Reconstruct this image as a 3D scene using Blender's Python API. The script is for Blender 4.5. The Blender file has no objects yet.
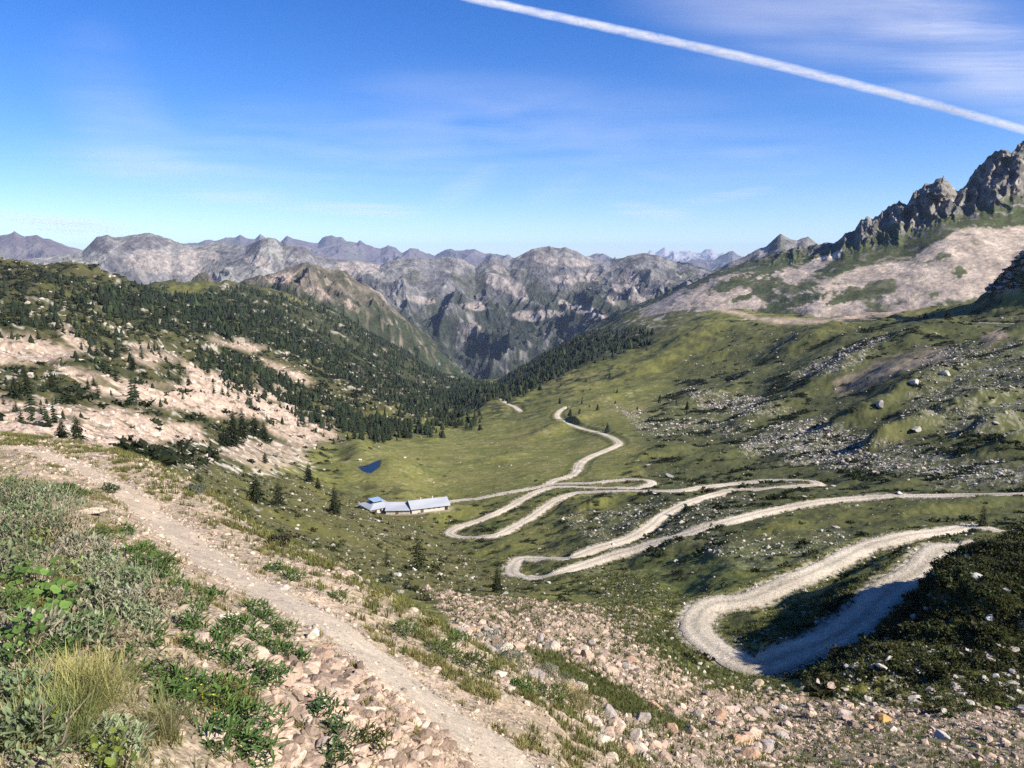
import bpy, math, random
import numpy as np
from mathutils import Vector
rng = np.random.default_rng(7)
random.seed(7)
C = bpy.context.scene.collection
PI = math.pi
# ------------------------------------------------------------------ camera model (authoring aid only)
F = 770.0
TH = math.radians(9.0)
CT, ST = math.cos(TH), math.sin(TH)
def ray(px, py):
    """azimuth and tangent of elevation of a pixel"""
    px = np.asarray(px, float); py = np.asarray(py, float)
    d = (px-512)/F; v = (384-py)/F
    y = CT+v*ST; z = -ST+v*CT
    h = np.hypot(d, y)
    return np.arctan2(d, y), z/h
def project(x, y, z):
    fwd = y*CT-z*ST
    up = y*ST+z*CT
    fwd = np.maximum(fwd, 1e-3)
    return 512+F*x/fwd, 384-F*up/fwd
# ------------------------------------------------------------------ noise
def _h(ix, iy, seed):
    n = (ix.astype(np.uint32)*np.uint32(374761393) + iy.astype(np.uint32)*np.uint32(668265263) + np.uint32((seed*974711+12345) & 0xffffffff))
    n = (n ^ (n >> np.uint32(13)))*np.uint32(1274126177)
    n = n ^ (n >> np.uint32(16))
    return n
_GA = np.linspace(0, 2*PI, 256, endpoint=False)
_GX, _GY = np.cos(_GA).astype(np.float32), np.sin(_GA).astype(np.float32)
def perlin(x, y, seed=0):
    x = np.asarray(x, np.float64); y = np.asarray(y, np.float64)
    fx = np.floor(x); fy = np.floor(y)
    ix = fx.astype(np.int64); iy = fy.astype(np.int64)
    dx = (x-fx).astype(np.float32); dy = (y-fy).astype(np.float32)
    u = dx*dx*dx*(dx*(dx*6-15)+10); v = dy*dy*dy*(dy*(dy*6-15)+10)
    def g(ox, oy):
        k = (_h(ix+ox, iy+oy, seed) & np.uint32(255)).astype(np.intp)
        return _GX[k]*(dx-ox)+_GY[k]*(dy-oy)
    a = g(0, 0); b = g(1, 0); c = g(0, 1); d = g(1, 1)
    a = a+u*(b-a); c = c+u*(d-c)
    return (a+v*(c-a))*1.5
def fbm(x, y, octv=5, seed=0, gain=.5, lac=2.03):
    s = 0; a = 1.; t = 0
    for k in range(octv):
        s = s+a*perlin(x, y, seed+k*17); t += a
        x = x*lac+3.1; y = y*lac-1.7; a *= gain
    return s/t
def ridged(x, y, octv=5, seed=0, gain=.5, lac=2.03):
    s = 0; a = 1.; t = 0; w = 1.
    for k in range(octv):
        n = 1-np.abs(perlin(x, y, seed+k*17))*1.6
        n = np.clip(n, 0, 1)**2*w
        s = s+a*n; t += a
        w = np.clip(n*1.6, 0, 1)*.7+.3
        x = x*lac+3.1; y = y*lac-1.7; a *= gain
    return s/t
def sstep(a, b, x):
    t = np.clip((x-a)/(b-a), 0, 1)
    return t*t*(3-2*t)
def band(x, y, r, lo, hi, seed=0, slope=0.0, rid=False, lmin=.03, lmax=600.):
    """fractal noise whose wavelengths stay between lo*r and hi*r: detail fits the mesh at every distance.
    slope=1 weights an octave by its wavelength (metres of relief); slope=0 gives unit noise."""
    out = np.zeros(np.shape(x)); nrm = np.zeros(np.shape(x))
    lam = lmin; k = 0
    while lam <= lmax:
        w = sstep(lo*.7, lo*1.4, lam/r)*(1-sstep(hi*.7, hi*1.4, lam/r))
        m = w > 0.001
        if m.any():
            n = perlin(x[m]/lam+k*7.3, y[m]/lam-k*3.1, seed+k*31)
            if rid: n = 1-2.2*np.abs(n)
            if slope: out[m] += n*w[m]*lam
            else:
                wt = w[m]*(lam/r[m])**.35
                out[m] += n*wt; nrm[m] += wt
        lam *= 2; k += 1
    if slope: return out
    return out/np.maximum(nrm, 1e-6)*1.5
# ------------------------------------------------------------------ pchip
def pslopes(X, Y):
    h = np.diff(X, axis=0); d = np.diff(Y, axis=0)/h
    m = np.zeros_like(Y)
    if len(X) > 2:
        w1 = 2*h[1:]+h[:-1]; w2 = h[1:]+2*h[:-1]
        same = (d[1:]*d[:-1]) > 0
        dd = np.where(same, d[1:]*d[:-1], 1.)
        den = np.where(same, w1*d[1:]+w2*d[:-1], 1.)
        m[1:-1] = np.where(same, (w1+w2)*dd/den, 0)
    m[0] = d[0]; m[-1] = d[-1]
    return m
def peval(X, Y, M, q):
    q = np.clip(q, X[0], X[-1])
    i = np.clip(np.searchsorted(X, q)-1, 0, len(X)-2)
    h = X[i+1]-X[i]; t = (q-X[i])/h
    return ((1+2*t)*(1-t)**2*Y[i]+t*(1-t)**2*h*M[i]+t*t*(3-2*t)*Y[i+1]+t*t*(t-1)*h*M[i+1])
def pch(X, Y, q):
    X = np.asarray(X, float); Y = np.asarray(Y, float)
    return peval(X, Y, pslopes(X, Y), q)
# ------------------------------------------------------------------ control net: rows of (pixel x, pixel y, distance) seen in the photo
def net_rows(rows, azg, lin=()):
    Lc, Tc = [], []
    for i, row in enumerate(rows):
        if row[0] == 'rz':
            az = np.array([-2, 2.]); L = np.log([row[1]]*2); te = np.array([row[2]/row[1]]*2)
        else:
            a = np.array(row, float)
            az, te = ray(a[:, 0], a[:, 1]); L = np.log(a[:, 2])
        if i in lin:
            Lc.append(np.interp(azg, az, L)); Tc.append(np.interp(azg, az, te))
        else:
            Lc.append(pch(az, L, azg)); Tc.append(pch(az, te, azg))
    Lc = np.array(Lc); Tc = np.array(Tc)
    for i in range(1, len(Lc)):
        Lc[i] = np.maximum(Lc[i], Lc[i-1]+.012)
    return Lc, Tc
# ------------------------------------------------------------------ mesh helpers
def np_mesh(name, V, Fq, mat, parent=None, smooth=True, cols=None, link=True):
    """V (n,3); Fq (m,3|4) or list of those arrays"""
    me = bpy.data.meshes.new(name)
    Fl = Fq if isinstance(Fq, list) else [Fq]
    Fl = [np.asarray(f, np.int32) for f in Fl if len(f)]
    V = np.asarray(V, np.float32)
    me.vertices.add(len(V)); me.vertices.foreach_set('co', V.ravel())
    nl = sum(f.size for f in Fl); nf = sum(len(f) for f in Fl)
    me.loops.add(nl); me.polygons.add(nf)
    me.loops.foreach_set('vertex_index', np.concatenate([f.ravel() for f in Fl]))
    st = []; o = 0
    for f in Fl:
        k = f.shape[1]; st.append(o+np.arange(len(f))*k); o += f.size
    me.polygons.foreach_set('loop_start', np.concatenate(st).astype(np.int32))
    if smooth: me.polygons.foreach_set('use_smooth', np.ones(nf, bool))
    else: me.polygons.foreach_set('use_smooth', np.zeros(nf, bool))
    if cols is not None:
        at = me.attributes.new('Col', 'FLOAT_COLOR', 'POINT')
        cc = np.ones((len(V), 4), np.float32); cc[:, :cols.shape[1]] = cols
        at.data.foreach_set('color', cc.ravel())
    me.update(calc_edges=True)
    if mat is not None:
        for m in (mat if isinstance(mat, (list, tuple)) else [mat]): me.materials.append(m)
    if not link: return me
    o = bpy.data.objects.new(name, me); C.objects.link(o)
    if parent is not None: o.parent = parent
    return o
def grid_faces(n, m):
    i = np.arange(n*m).reshape(n, m)
    return np.stack([i[:-1, :-1], i[:-1, 1:], i[1:, 1:], i[1:, :-1]], -1).reshape(-1, 4)
def tag(o, label=None, cat=None, group=None, kind=None):
    if label: o['label'] = label
    if cat: o['category'] = cat
    if group: o['group'] = group
    if kind: o['kind'] = kind
    return o
def empty(name, loc, rz=0):
    o = bpy.data.objects.new(name, None); C.objects.link(o)
    o.location = loc; o.rotation_euler = (0, 0, rz); o.empty_display_size = .3
    return o
# ------------------------------------------------------------------ materials
def mat_new(name):
    m = bpy.data.materials.new(name); m.use_nodes = True
    nt = m.node_tree; b = nt.nodes['Principled BSDF']
    b.inputs['Roughness'].default_value = .9
    b.inputs['Specular IOR Level'].default_value = .15
    return m, nt, b
def nn(nt, t, **kw):
    n = nt.nodes.new(t)
    for k, v in kw.items():
        if k in n.inputs.keys(): n.inputs[k].default_value = v
        else: setattr(n, k, v)
    return n
def mat_attr(name, scales=((.5, .5),), bump=((.5, .1),), rough=.92, trans=0., lo=.55, hi=1.45):
    """colour comes from the surface's own colour map, broken up by procedural noise, with bump"""
    m, nt, b = mat_new(name); L = nt.links.new
    at = nn(nt, 'ShaderNodeAttribute'); at.attribute_name = 'Col'
    tc = nn(nt, 'ShaderNodeNewGeometry')
    col = at.outputs['Color']
    for sc, amt in scales:
        n = nn(nt, 'ShaderNodeTexNoise', Scale=sc, Detail=5.0, Roughness=.65); L(tc.outputs['Position'], n.inputs['Vector'])
        mr = nn(nt, 'ShaderNodeMapRange'); mr.inputs['From Min'].default_value = .3; mr.inputs['From Max'].default_value = .7
        mr.inputs['To Min'].default_value = 1-amt; mr.inputs['To Max'].default_value = 1+amt
        L(n.outputs['Fac'], mr.inputs['Value'])
        mx = nn(nt, 'ShaderNodeVectorMath', operation='SCALE'); L(col, mx.inputs[0]); L(mr.outputs['Result'], mx.inputs['Scale'])
        col = mx.outputs['Vector']
    L(col, b.inputs['Base Color'])
    prev = None
    for sc, dist in bump:
        n = nn(nt, 'ShaderNodeTexNoise', Scale=sc, Detail=6.0, Roughness=.65); L(tc.outputs['Position'], n.inputs['Vector'])
        bp = nn(nt, 'ShaderNodeBump'); bp.inputs['Distance'].default_value = dist; bp.inputs['Strength'].default_value = 1.0
        L(n.outputs['Fac'], bp.inputs['Height'])
        if prev is not None: L(prev, bp.inputs['Normal'])
        prev = bp.outputs['Normal']
    if prev is not None: L(prev, b.inputs['Normal'])
    b.inputs['Roughness'].default_value = rough
    return m
# ================================================================== TERRAIN
rows = [
 ('rz', .6, -1.62),
 [(-120,800,2.5),(0,768,2.9),(130,768,3.1),(250,768,3.5),(380,775,4.0),(540,790,4.6),(700,800,4.6),(1120,830,4.4)],
 [(-120,610,4.7),(0,600,5.0),(130,610,5.2),(250,665,4.7),(380,718,4.5),(540,778,4.95),(700,795,4.9),(1120,830,4.7)],
 [(-120,515,8.4),(0,507,9.0),(130,548,7.3),(250,625,5.9),(380,692,5.2),(540,770,5.1),(700,800,5.1),(1120,830,5.0)],
 [(-120,452,23),(20,449,20),(100,478,15),(180,540,9.8),(260,588,7.7),(330,625,6.7),(400,680,5.9),(480,728,5.5),(540,762,5.3),(640,800,5.3),(1120,850,5.2)],
 [(-120,442,32),(0,436,27),(60,443,24),(130,457,20),(200,488,16.5),(250,523,14),(330,562,11.5),(420,612,10),(480,650,9.2),(540,690,8.6),(640,768,8),(760,850,7.6),(900,930,7.3),(1120,1000,7)],
 [(-120,448,55),(0,444,52),(60,451,48),(130,468,42),(200,502,36),(250,538,32),(330,580,24),(420,632,17),(480,668,15),(540,705,13),(640,774,12),(760,820,13),(900,850,14),(1120,880,14)],
 [(-120,436,85),(0,431,90),(60,436,95),(130,450,100),(200,482,115),(250,515,115),(330,550,90),(420,592,60),(480,608,46),(540,650,29),(640,715,24),(760,745,28),(900,742,35),(1120,755,40)],
 [(-120,418,140),(0,415,150),(60,420,150),(130,437,160),(200,470,180),(250,498,170),(330,532,150),(420,572,105),(480,600,70),(540,612,48),(640,650,42),(700,672,50),(760,696,49),(830,700,48),(900,712,46),(1000,718,48),(1120,725,50)],
 [(-120,400,190),(0,400,200),(60,405,200),(130,420,220),(200,452,240),(250,478,235),(330,512,215),(420,552,165),(480,583,112),(510,590,108),(540,593,98),(640,605,78),(690,625,74),(740,652,66),(790,660,64),(843,625,69),(893,582,78),(943,550,86),(1000,545,89),(1120,540,92)],
 [(-120,380,260),(0,380,280),(60,388,280),(130,402,300),(200,432,300),(250,455,300),(330,492,290),(370,511,255),(420,536,215),(450,556,185),(510,573,150),(600,556,152),(650,562,132),(690,585,100),(740,600,82),(790,585,90),(830,569,98),(868,551,110),(908,537,121),(940,532,129),(975,530,135),(1120,518,145)],
 [(-120,345,380),(0,350,400),(60,355,400),(130,372,430),(200,405,430),(250,430,420),(330,468,370),(400,494,295),(450,530,238),(520,518,235),(600,520,205),(700,513,182),(760,506,180),(830,500,185),(920,496,187),(1024,494,185),(1120,493,182)],
 [(-120,320,520),(0,322,560),(130,345,600),(200,380,580),(250,405,560),(330,450,450),(365,466,350),(420,476,350),(470,482,330),(540,479,310),(620,478,290),(720,480,268),(830,480,242),(920,475,225),(1024,470,220),(1120,470,215)],
 [(-120,300,680),(0,298,720),(130,325,760),(200,350,780),(250,370,800),(330,415,700),(400,440,560),(480,445,520),(560,440,500),(620,440,440),(720,445,380),(830,450,310),(920,445,285),(1024,440,275),(1120,440,270)],
 [(-120,275,900),(0,278,900),(60,285,900),(130,305,980),(200,318,1050),(250,335,1050),(330,380,1000),(400,415,820),(450,425,720),(500,415,720),(560,412,640),(620,410,600),(720,410,550),(830,415,430),(920,400,390),(1024,395,370),(1120,390,360)],
 [(-120,262,1050),(0,263,1080),(30,268,1080),(60,277,1100),(100,291,1150),(120,295,1200),(160,302,1250),(200,298,1350),(250,310,1400),(330,345,1500),(400,385,1400),(450,408,1150),(490,395,1000),(520,393,950),(580,380,900),(640,375,850),(720,365,800),(830,365,620),(920,360,520),(1024,350,480),(1120,345,470)],
 [(-120,275,1500),(0,275,1500),(60,282,1500),(100,292,1500),(125,296,1500),(160,286,1600),(200,284,1750),(250,287,1850),(300,300,1950),(330,312,2000),(400,355,2000),(450,385,1800),(490,388,1700),(520,382,1250),(580,355,1250),(640,342,1150),(720,330,1050),(830,330,850),(920,328,720),(1024,320,680),(1120,315,650)],
 [(-120,330,2300),(130,330,2300),(200,300,2100),(250,295,2200),(300,305,2300),(330,318,2400),(400,350,2500),(450,378,2400),(490,383,2300),(520,372,1700),(560,350,1700),(600,332,1650),(640,318,1500),(720,310,1350),(830,318,1100),(920,310,950),(1024,300,900),(1120,295,880)],
 [(-120,360,3200),(130,360,3200),(250,330,2900),(330,338,2900),(400,360,3000),(450,380,3000),(490,384,2700),(510,375,2400),(560,347,2150),(600,329,2000),(640,310,1850),(680,300,1800),(720,310,1700),(830,325,1400),(920,320,1300),(1024,310,1250),(1120,300,1250)],
 ('rz', 4600, -680),
 ('rz', 9000, -1000),
 ('rz', 60000, -1100),
]
az_in = np.linspace(ray(-70, 500)[0], ray(1094, 500)[0], 1240)
az_l = np.linspace(-1.35, az_in[0], 60)[:-1]; az_r = np.linspace(az_in[-1], 1.35, 60)[1:]
AZ = np.concatenate([az_l, az_in, az_r])
def lspace(spec):
    out = []
    for a, b, n in spec: out.append(np.linspace(math.log(a), math.log(b), n, endpoint=False))
    return np.concatenate(out+[np.array([math.log(spec[-1][1])])])
LG = lspace([(.6, 2.5, 40), (2.5, 30, 470), (30, 300, 420), (300, 1400, 330), (1400, 3200, 150), (3200, 60000, 60)])
Lc, Tc = net_rows(rows, AZ)
Ms = pslopes(Lc, Tc)
TE = np.empty((len(LG), len(AZ)))
for j in range(len(AZ)):
    TE[:, j] = peval(Lc[:, j], Tc[:, j], Ms[:, j], LG)
RG = np.exp(LG)[:, None]*np.ones((1, len(AZ)))
X = RG*np.sin(AZ)[None]; Y = RG*np.cos(AZ)[None]
Z = TE*RG
class Ground:
    def idx(s, x, y):
        az = np.arctan2(x, y); L = np.log(np.maximum(np.hypot(x, y), .61))
        return np.interp(L, LG, np.arange(len(LG))), np.interp(az, AZ, np.arange(len(AZ)))
    def samp(s, A, x, y):
        i, j = s.idx(np.asarray(x, float), np.asarray(y, float))
        i0 = np.clip(i.astype(int), 0, len(LG)-2); j0 = np.clip(j.astype(int), 0, len(AZ)-2)
        fi = i-i0; fj = j-j0
        return (A[i0, j0]*(1-fi)*(1-fj)+A[i0+1, j0]*fi*(1-fj)+A[i0, j0+1]*(1-fi)*fj+A[i0+1, j0+1]*fi*fj)
    def z(s, x, y): return s.samp(Z, x, y)
    def hit(s, px, py, rmin=.7, rmax=6000):
        """first ground point beyond rmin under a pixel of the photo"""
        az, te = ray(px, py)
        j = np.interp(az, AZ, np.arange(len(AZ))); j0 = min(int(j), len(AZ)-2); f = j-j0
        col = Z[:, j0]*(1-f)+Z[:, j0+1]*f
        t = col/np.exp(LG)
        k = np.nonzero((t[1:] >= te) & (t[:-1] < te) & (LG[1:] > math.log(rmin)))[0]
        if len(k) == 0:
            m = (LG > math.log(rmin)) & (LG < math.log(rmax)); ii = np.nonzero(m)[0]
            b = ii[np.argmin(abs(t[ii]-te))]; L = LG[b]
        else:
            b = k[0]; fr = (te-t[b])/(t[b+1]-t[b]+1e-12); L = LG[b]+fr*(LG[b+1]-LG[b])
        r = math.exp(L)
        return np.array([r*math.sin(az), r*math.cos(az), r*te])
G = Ground()
Z0 = Z.copy()
# ---- local relief added on top: knolls and banks, in world space
def knoll(px, r, rx, ry, rot, h, power=2.0, seed=0, rough=.25):
    global Z
    az = ray(px, 550)[0]; cx, cy = r*math.sin(az), r*math.cos(az)
    c, s = math.cos(rot), math.sin(rot)
    u = ((X-cx)*c+(Y-cy)*s)/rx; v = (-(X-cx)*s+(Y-cy)*c)/ry
    d2 = u*u+v*v
    m = d2 < 6
    q = d2[m]*(1+rough*2*fbm(X[m]/(.5*min(rx, ry)), Y[m]/(.5*min(rx, ry)), 4, seed+50))
    e = np.exp(-np.power(np.maximum(q, 0), power/2)*1.4)
    Z[m] += h*e*(1+rough*fbm(X[m]/(.35*min(rx, ry)), Y[m]/(.35*min(rx, ry)), 4, seed+90))
knoll(1060, 68, 11.5, 9.0, .2, 3.2, 4.5, 1)
knoll(1125, 72, 16, 13, .2, 2.2, 2.6, 2)
knoll(940, 56, 8, 4.5, .3, 1.0, 2.4, 3)
KN = [  # outcrop knolls on the right-hand slope and meadow
 (668,137,9,5,.6,1.8),(1000,258,14,7,.5,5),(905,318,16,6,.6,7),(872,300,13,5,.7,6),(985,300,18,7,.5,6),
 (850,380,30,12,.7,8),(905,430,42,14,.6,8),(960,360,22,9,.5,6),(820,560,60,22,.7,8),(900,640,70,26,.6,9),
 (1010,560,50,20,.5,9),(1015,800,45,40,.3,52),(760,480,40,16,.7,7),(700,620,60,20,.8,6),(720,330,26,10,.6,3.5),
 (660,360,20,8,.7,3),(610,700,50,20,.9,4),(640,900,70,30,.9,6),(590,1050,80,30,.9,6),(690,1050,90,35,.8,8),
 (800,820,80,30,.7,8),(500,420,30,12,1.1,2.5),(560,255,14,5,.5,1.6),(600,235,13,5,.6,1.8),(560,560,50,16,1.,4),
 (120,1150,60,60,0,24),(305,130,16,9,.3,2.2),(235,420,40,22,.3,9),(360,140,14,7,.4,1.5),
 (640,182,10,4,.4,1.4),(880,205,12,4,.3,1.2),(945,165,14,5,.3,1.6),(780,140,12,4,.5,1.1)]
for i, k in enumerate(KN): knoll(*k, 2.4, 10+i, .13)
knoll(868, 50.5, 6.5, 1.5, .15, -2.2, 2.4, 4)  # hollow sunk into the gully floor for the shade it makes
Zbase = Z.copy()
# ------------------------------------------------------------------ roads
def catmull(P, step):
    P = np.asarray(P, float); P = np.vstack([2*P[0]-P[1], P, 2*P[-1]-P[-2]])
    out = []
    for i in range(1, len(P)-2):
        n = max(2, int(np.linalg.norm(P[i+1]-P[i])/step))
        t = np.linspace(0, 1, n, endpoint=False)[:, None]
        a, b, c, d = P[i-1], P[i], P[i+1], P[i+2]
        out.append(.5*((2*b)+(-a+c)*t+(2*a-5*b+4*c-d)*t*t+(-a+3*b-3*c+d)*t**3))
    out.append(P[-2:-1]); return np.vstack(out)
def smooth1(z, n):
    k = np.ones(2*n+1)/(2*n+1)
    return np.convolve(np.pad(z, n, mode='edge'), k, 'valid')
def road_line(pts, step=1.0, rmin=40, sm=10):
    P = np.array([G.hit(p[0], p[1], p[2] if len(p) > 2 else rmin) for p in pts])
    L = catmull(P, step)
    z = smooth1(smooth1(L[:, 2], 4), 4)
    return np.column_stack([L[:, :2], z])
R_A = [(1060,544,50),(1000,546,60),(970,548.5,65),(943,551,70),(918,569,70),(893,587,68),(868,609,64),(843,629,58),(818,648,58),(790,660,56),(755,662,56),(722,652,58),(700,634,60),(697,622,62),(712,608,66),(752,596,70),(790,582,75),(827,566,80),(865,548,90),(890,540,95),(908,535.5,100),(938,532,105),(975,530,110),(1010,531,110),(1050,528,110),(1100,520,110)]
R_B = [(1120,492,150),(1060,493,150),(1024,494,150),(970,495,150),(920,496,150),(880,497,150),(830,501,150),(790,507,140),(740,518,130),(690,532,120),(650,545,115),(610,558,110),(575,567,110),(548,575,110),(525,577,110),(512,572,110),(518,563,115),(545,559,120),(570,556,120),(600,548,130),(630,538,135),(650,526,140),(664,515,150),(690,502,160),(727,492,170),(765,489,180),(800,486,190),(818,484,195),(812,481,200),(790,480,210),(765,481,210),(735,484,210),(705,487,210),(680,490,210),(645,491,210),(620,491,210),(592,492,210),(570,495,210),(550,504,205),(530,518,200),(505,531,195),(480,537,190),(458,537,190),(450,533,190),(458,528,195),(480,520,200),(505,509,210),(525,498,220),(540,491,225),(560,487,230),(590,487.5,235),(620,488,235),(640,487,235),(652,483.5,240),(648,480.5,240),(632,479.5,240),(612,481,250),(590,483,250),(568,483.5,255),(550,485,255),(535,488,255),(510,492,255),(480,498,250),(458,501,245),(446,503,240)]
R_C = [(548,484,255),(556,480,260),(570,476,265),(577,471,270),(580,464,280),(588,458,290),(602,452,300),(614,447,320),(619,443,320),(613,438,330),(600,433,340),(580,428,360),(563,421,380),(557,416,400),(560,411,420),(567,407,450)]
R_D = [(500,398,600),(506,403,600),(515,407,600),(520,411,560)]
R_L = [(-60,364,280),(0,361,280),(25,357,300),(62,354,300),(105,352,320),(140,350,330),(175,352,340),(197,351,350)]
R_F = [(740,320,700),(800,318,700),(860,319,600),(930,321,560),(1024,324,520),(1080,325,500)]
roads = [('gravel_road', R_A, 3.3, 10), ('gravel_road', R_B, 3.5, 12), ('gravel_road', R_C, 3.8, 12), ('gravel_track', R_D, 4.5, 10), ('gravel_track', R_L, 4.2, 14), ('gravel_track', R_F, 4.5, 14)]
road_geo = []
ROADMASK = np.zeros_like(Z); SHOULDER = np.zeros_like(Z)
Zk = Z; Z = Z0
for name, pts, w, sm in roads: road_geo.append((name, road_line(pts, 1.0, 40, sm), w))
Z = Zk
WS = np.zeros_like(Z); WZ = np.zeros_like(Z); DB = np.full(Z.shape, 99.)
for name, RL, w in road_geo:
    for s in range(0, len(RL), 12):
        P = RL[s:s+13]; R0 = 12
        if len(P) < 2: continue
        xa, xb = P[:, 0].min()-R0, P[:, 0].max()+R0; ya, yb = P[:, 1].min()-R0, P[:, 1].max()+R0
        ii, jj = np.nonzero((X > xa) & (X < xb) & (Y > ya) & (Y < yb))
        if len(ii) == 0: continue
        d = np.full(len(ii), 1e9); zz = np.zeros(len(ii))
        x, y = X[ii, jj], Y[ii, jj]
        for k in range(len(P)-1):
            ab = P[k+1]-P[k]; l2 = ab[0]**2+ab[1]**2+1e-9
            t = np.clip(((x-P[k, 0])*ab[0]+(y-P[k, 1])*ab[1])/l2, 0, 1)
            dd = np.hypot(x-P[k, 0]-t*ab[0], y-P[k, 1]-t*ab[1])
            u = dd < d; d[u] = dd[u]; zz[u] = (P[k, 2]+t*ab[2])[u]
        wt = 1/(d**4+.3)*(d < 14)
        WS[ii, jj] += wt; WZ[ii, jj] += wt*zz
        DB[ii, jj] = np.minimum(DB[ii, jj], d-w/2)
m = DB < 8
a = 1-sstep(.4, 4.6, DB[m])
Z[m] = Z[m]*(1-a)+(WZ[m]/WS[m]-.10)*a
ROADMASK[m] = 1-sstep(-.2, .6, DB[m])
SHOULDER[m] = 1-sstep(0, 1.1, DB[m])
# ------------------------------------------------------------------ pond basin and hut terrace
pond_px = [(353,464.5),(358,466.5),(363,466),(369,464),(374,461.5),(380,459.5),(381.5,462),(380,467),(376,470),(371,473.5),(366,473),(361,471),(358,468)]
pond = np.array([G.hit(a, b, 250) for a, b in pond_px]); pond_z = float(np.median(pond[:, 2]))
pa = np.array([ray(a, b) for a, b in pond_px]); pr = pond_z/pa[:, 1]
pond = np.column_stack([pr*np.sin(pa[:, 0]), pr*np.cos(pa[:, 0])])
pc = pond.mean(0)
def poly_sd(P, x, y):
    """signed distance (negative inside) to a polygon"""
    P = np.asarray(P, float); n = len(P)
    d = np.full(np.shape(x), 1e18); s = np.zeros(np.shape(x), bool)
    for i in range(n):
        a = P[i]; b = P[(i+1) % n]; e = b-a
        wx = x-a[0]; wy = y-a[1]
        t = np.clip((wx*e[0]+wy*e[1])/(e@e+1e-12), 0, 1)
        d = np.minimum(d, (wx-e[0]*t)**2+(wy-e[1]*t)**2)
        c = ((a[1] > y) != (b[1] > y))
        with np.errstate(divide='ignore', invalid='ignore'):
            xi = (b[0]-a[0])*(y-a[1])/(b[1]-a[1]+1e-12)+a[0]
        s ^= c & (x < xi)
    return np.where(s, -1, 1)*np.sqrt(d)
m = (np.abs(X-pc[0]) < 60) & (np.abs(Y-pc[1]) < 60)
sd = poly_sd(pond, X[m], Y[m])
a = 1-sstep(2, 30, sd)
Z[m] = Z[m]*(1-a)+(pond_z+.25+np.clip(sd, 0, 30)*.03)*a
Z[m] -= 1.2*(1-sstep(-2.5, 0.5, sd))
hut_c = G.hit(402, 509, 200); hut_z = float(hut_c[2])
d = np.hypot((X-hut_c[0])/26, (Y-hut_c[1])/11)
a = 1-sstep(.75, 1.5, d)
Z = Z*(1-a)+hut_z*a
# ------------------------------------------------------------------ fractal relief
PX, PY = project(X, Y, Z)
rough = np.full(Z.shape, .045)
rough *= 1-.55*sstep(.5, 1, a)
fg = 1-sstep(9, 26, RG)                                             # foreground bank
rough = rough*(1-fg)+.030*fg
meadow = 1-sstep(-12, 25, poly_sd([(330,455),(400,440),(480,430),(560,405),(640,385),(720,380),(700,420),(640,445),(600,480),(450,500),(350,485)], PX, PY))
rough *= 1-.72*meadow
left = 1-sstep(-10, 30, poly_sd([(-300,255),(60,265),(260,285),(330,312),(480,380),(430,405),(330,420),(200,440),(-300,440)], PX, PY))
left *= RG > 60
rough *= 1+1.0*left
right = (1-sstep(-10, 30, poly_sd([(620,500),(700,400),(760,330),(1300,300),(1300,490),(860,480)], PX, PY)))*(RG > 150)
rough *= 1+.1*right
rough *= (1-.93*ROADMASK)*(1-.6*SHOULDER)*(1-.6*(1-sstep(2, 9, DB)))
pondm = (np.hypot(X-pc[0], Y-pc[1]) < 26)
rough[pondm] *= .15
rel = band(X, Y, RG, .0035, .10, 3, slope=1., lmax=70.)
rel2 = band(X, Y, RG, .0035, .06, 77, slope=1., rid=True, lmax=40.)
Z = Z+rough*(rel*1.3+rel2*(.5+.5*left-.25*right))*(RG > 1.2)
PX, PY = project(X, Y, Z)
# ================================================================== GROUND COVER: what grows or lies where (own colours, with some ground darkened in place of shade)
SH = Z.shape
NB1 = band(X, Y, RG, .004, .03, 201); NB2 = band(X, Y, RG, .012, .09, 202); NB3 = band(X, Y, RG, .03, .2, 203)
NB0 = band(X, Y, RG, .002, .008, 204)
WX = (NB2*10+NB1*5); WY = (NB3*5+NB2*4+NB1*3)
PWX = PX+WX; PWY = PY+WY*np.clip((PY-250)/120, .35, 1.3)
LIP = np.exp(Lc[5])[None]
def zone(poly, r0=0, r1=1e9, fe=5, wk=1.0):
    P = np.array(poly, float); a, b = P.min(0)-40; c, d = P.max(0)+40
    out = np.zeros(SH)
    m = (RG > r0) & (RG < r1) & (PX > a) & (PX < c) & (PY > b) & (PY < d)
    if m.any():
        qx = PX[m]+(PWX[m]-PX[m])*wk; qy = PY[m]+(PWY[m]-PY[m])*wk
        out[m] = 1-sstep(-fe, fe, poly_sd(P, qx, qy))
    return out
COL = np.zeros(SH+(3,))
def paint(mask, c, k=1.0):
    global COL
    t = np.clip(mask*k, 0, 1)[..., None]
    COL = COL*(1-t)+np.asarray(c)*t
def spots(lo, hi, nz=None, seed=0):
    return sstep(lo, hi, NB1 if nz is None else nz)
OLIVE = np.array([.128, .128, .034]); YEL = np.array([.185, .165, .055]); GRN = np.array([.080, .098, .024]); SCRUB = np.array([.030, .036, .014]); BRN = np.array([.10, .080, .045])
PINK = np.array([.46, .345, .262]); TAN = np.array([.47, .365, .255]); STONE = np.array([.42, .38, .32]); GREY = np.array([.24, .225, .20])
# --- turf everywhere first
COL[:] = OLIVE
paint(sstep(-.1, .5, NB3), YEL, .8); paint(sstep(.0, .6, NB2), GRN, .75)
PTCH = band(X, Y, RG, .006, .05, 207, rid=False)
scrubk = np.full(SH, .45)
MEAD = zone([(330,455),(400,440),(470,425),(560,402),(640,385),(740,378),(720,410),(650,445),(600,482),(450,500),(350,488)], 200, 1200, 10)
scrubk *= 1-.75*MEAD
RSL = zone([(600,560),(650,500),(640,420),(720,330),(1300,290),(1300,560)], 120, 1600, 12)

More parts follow.
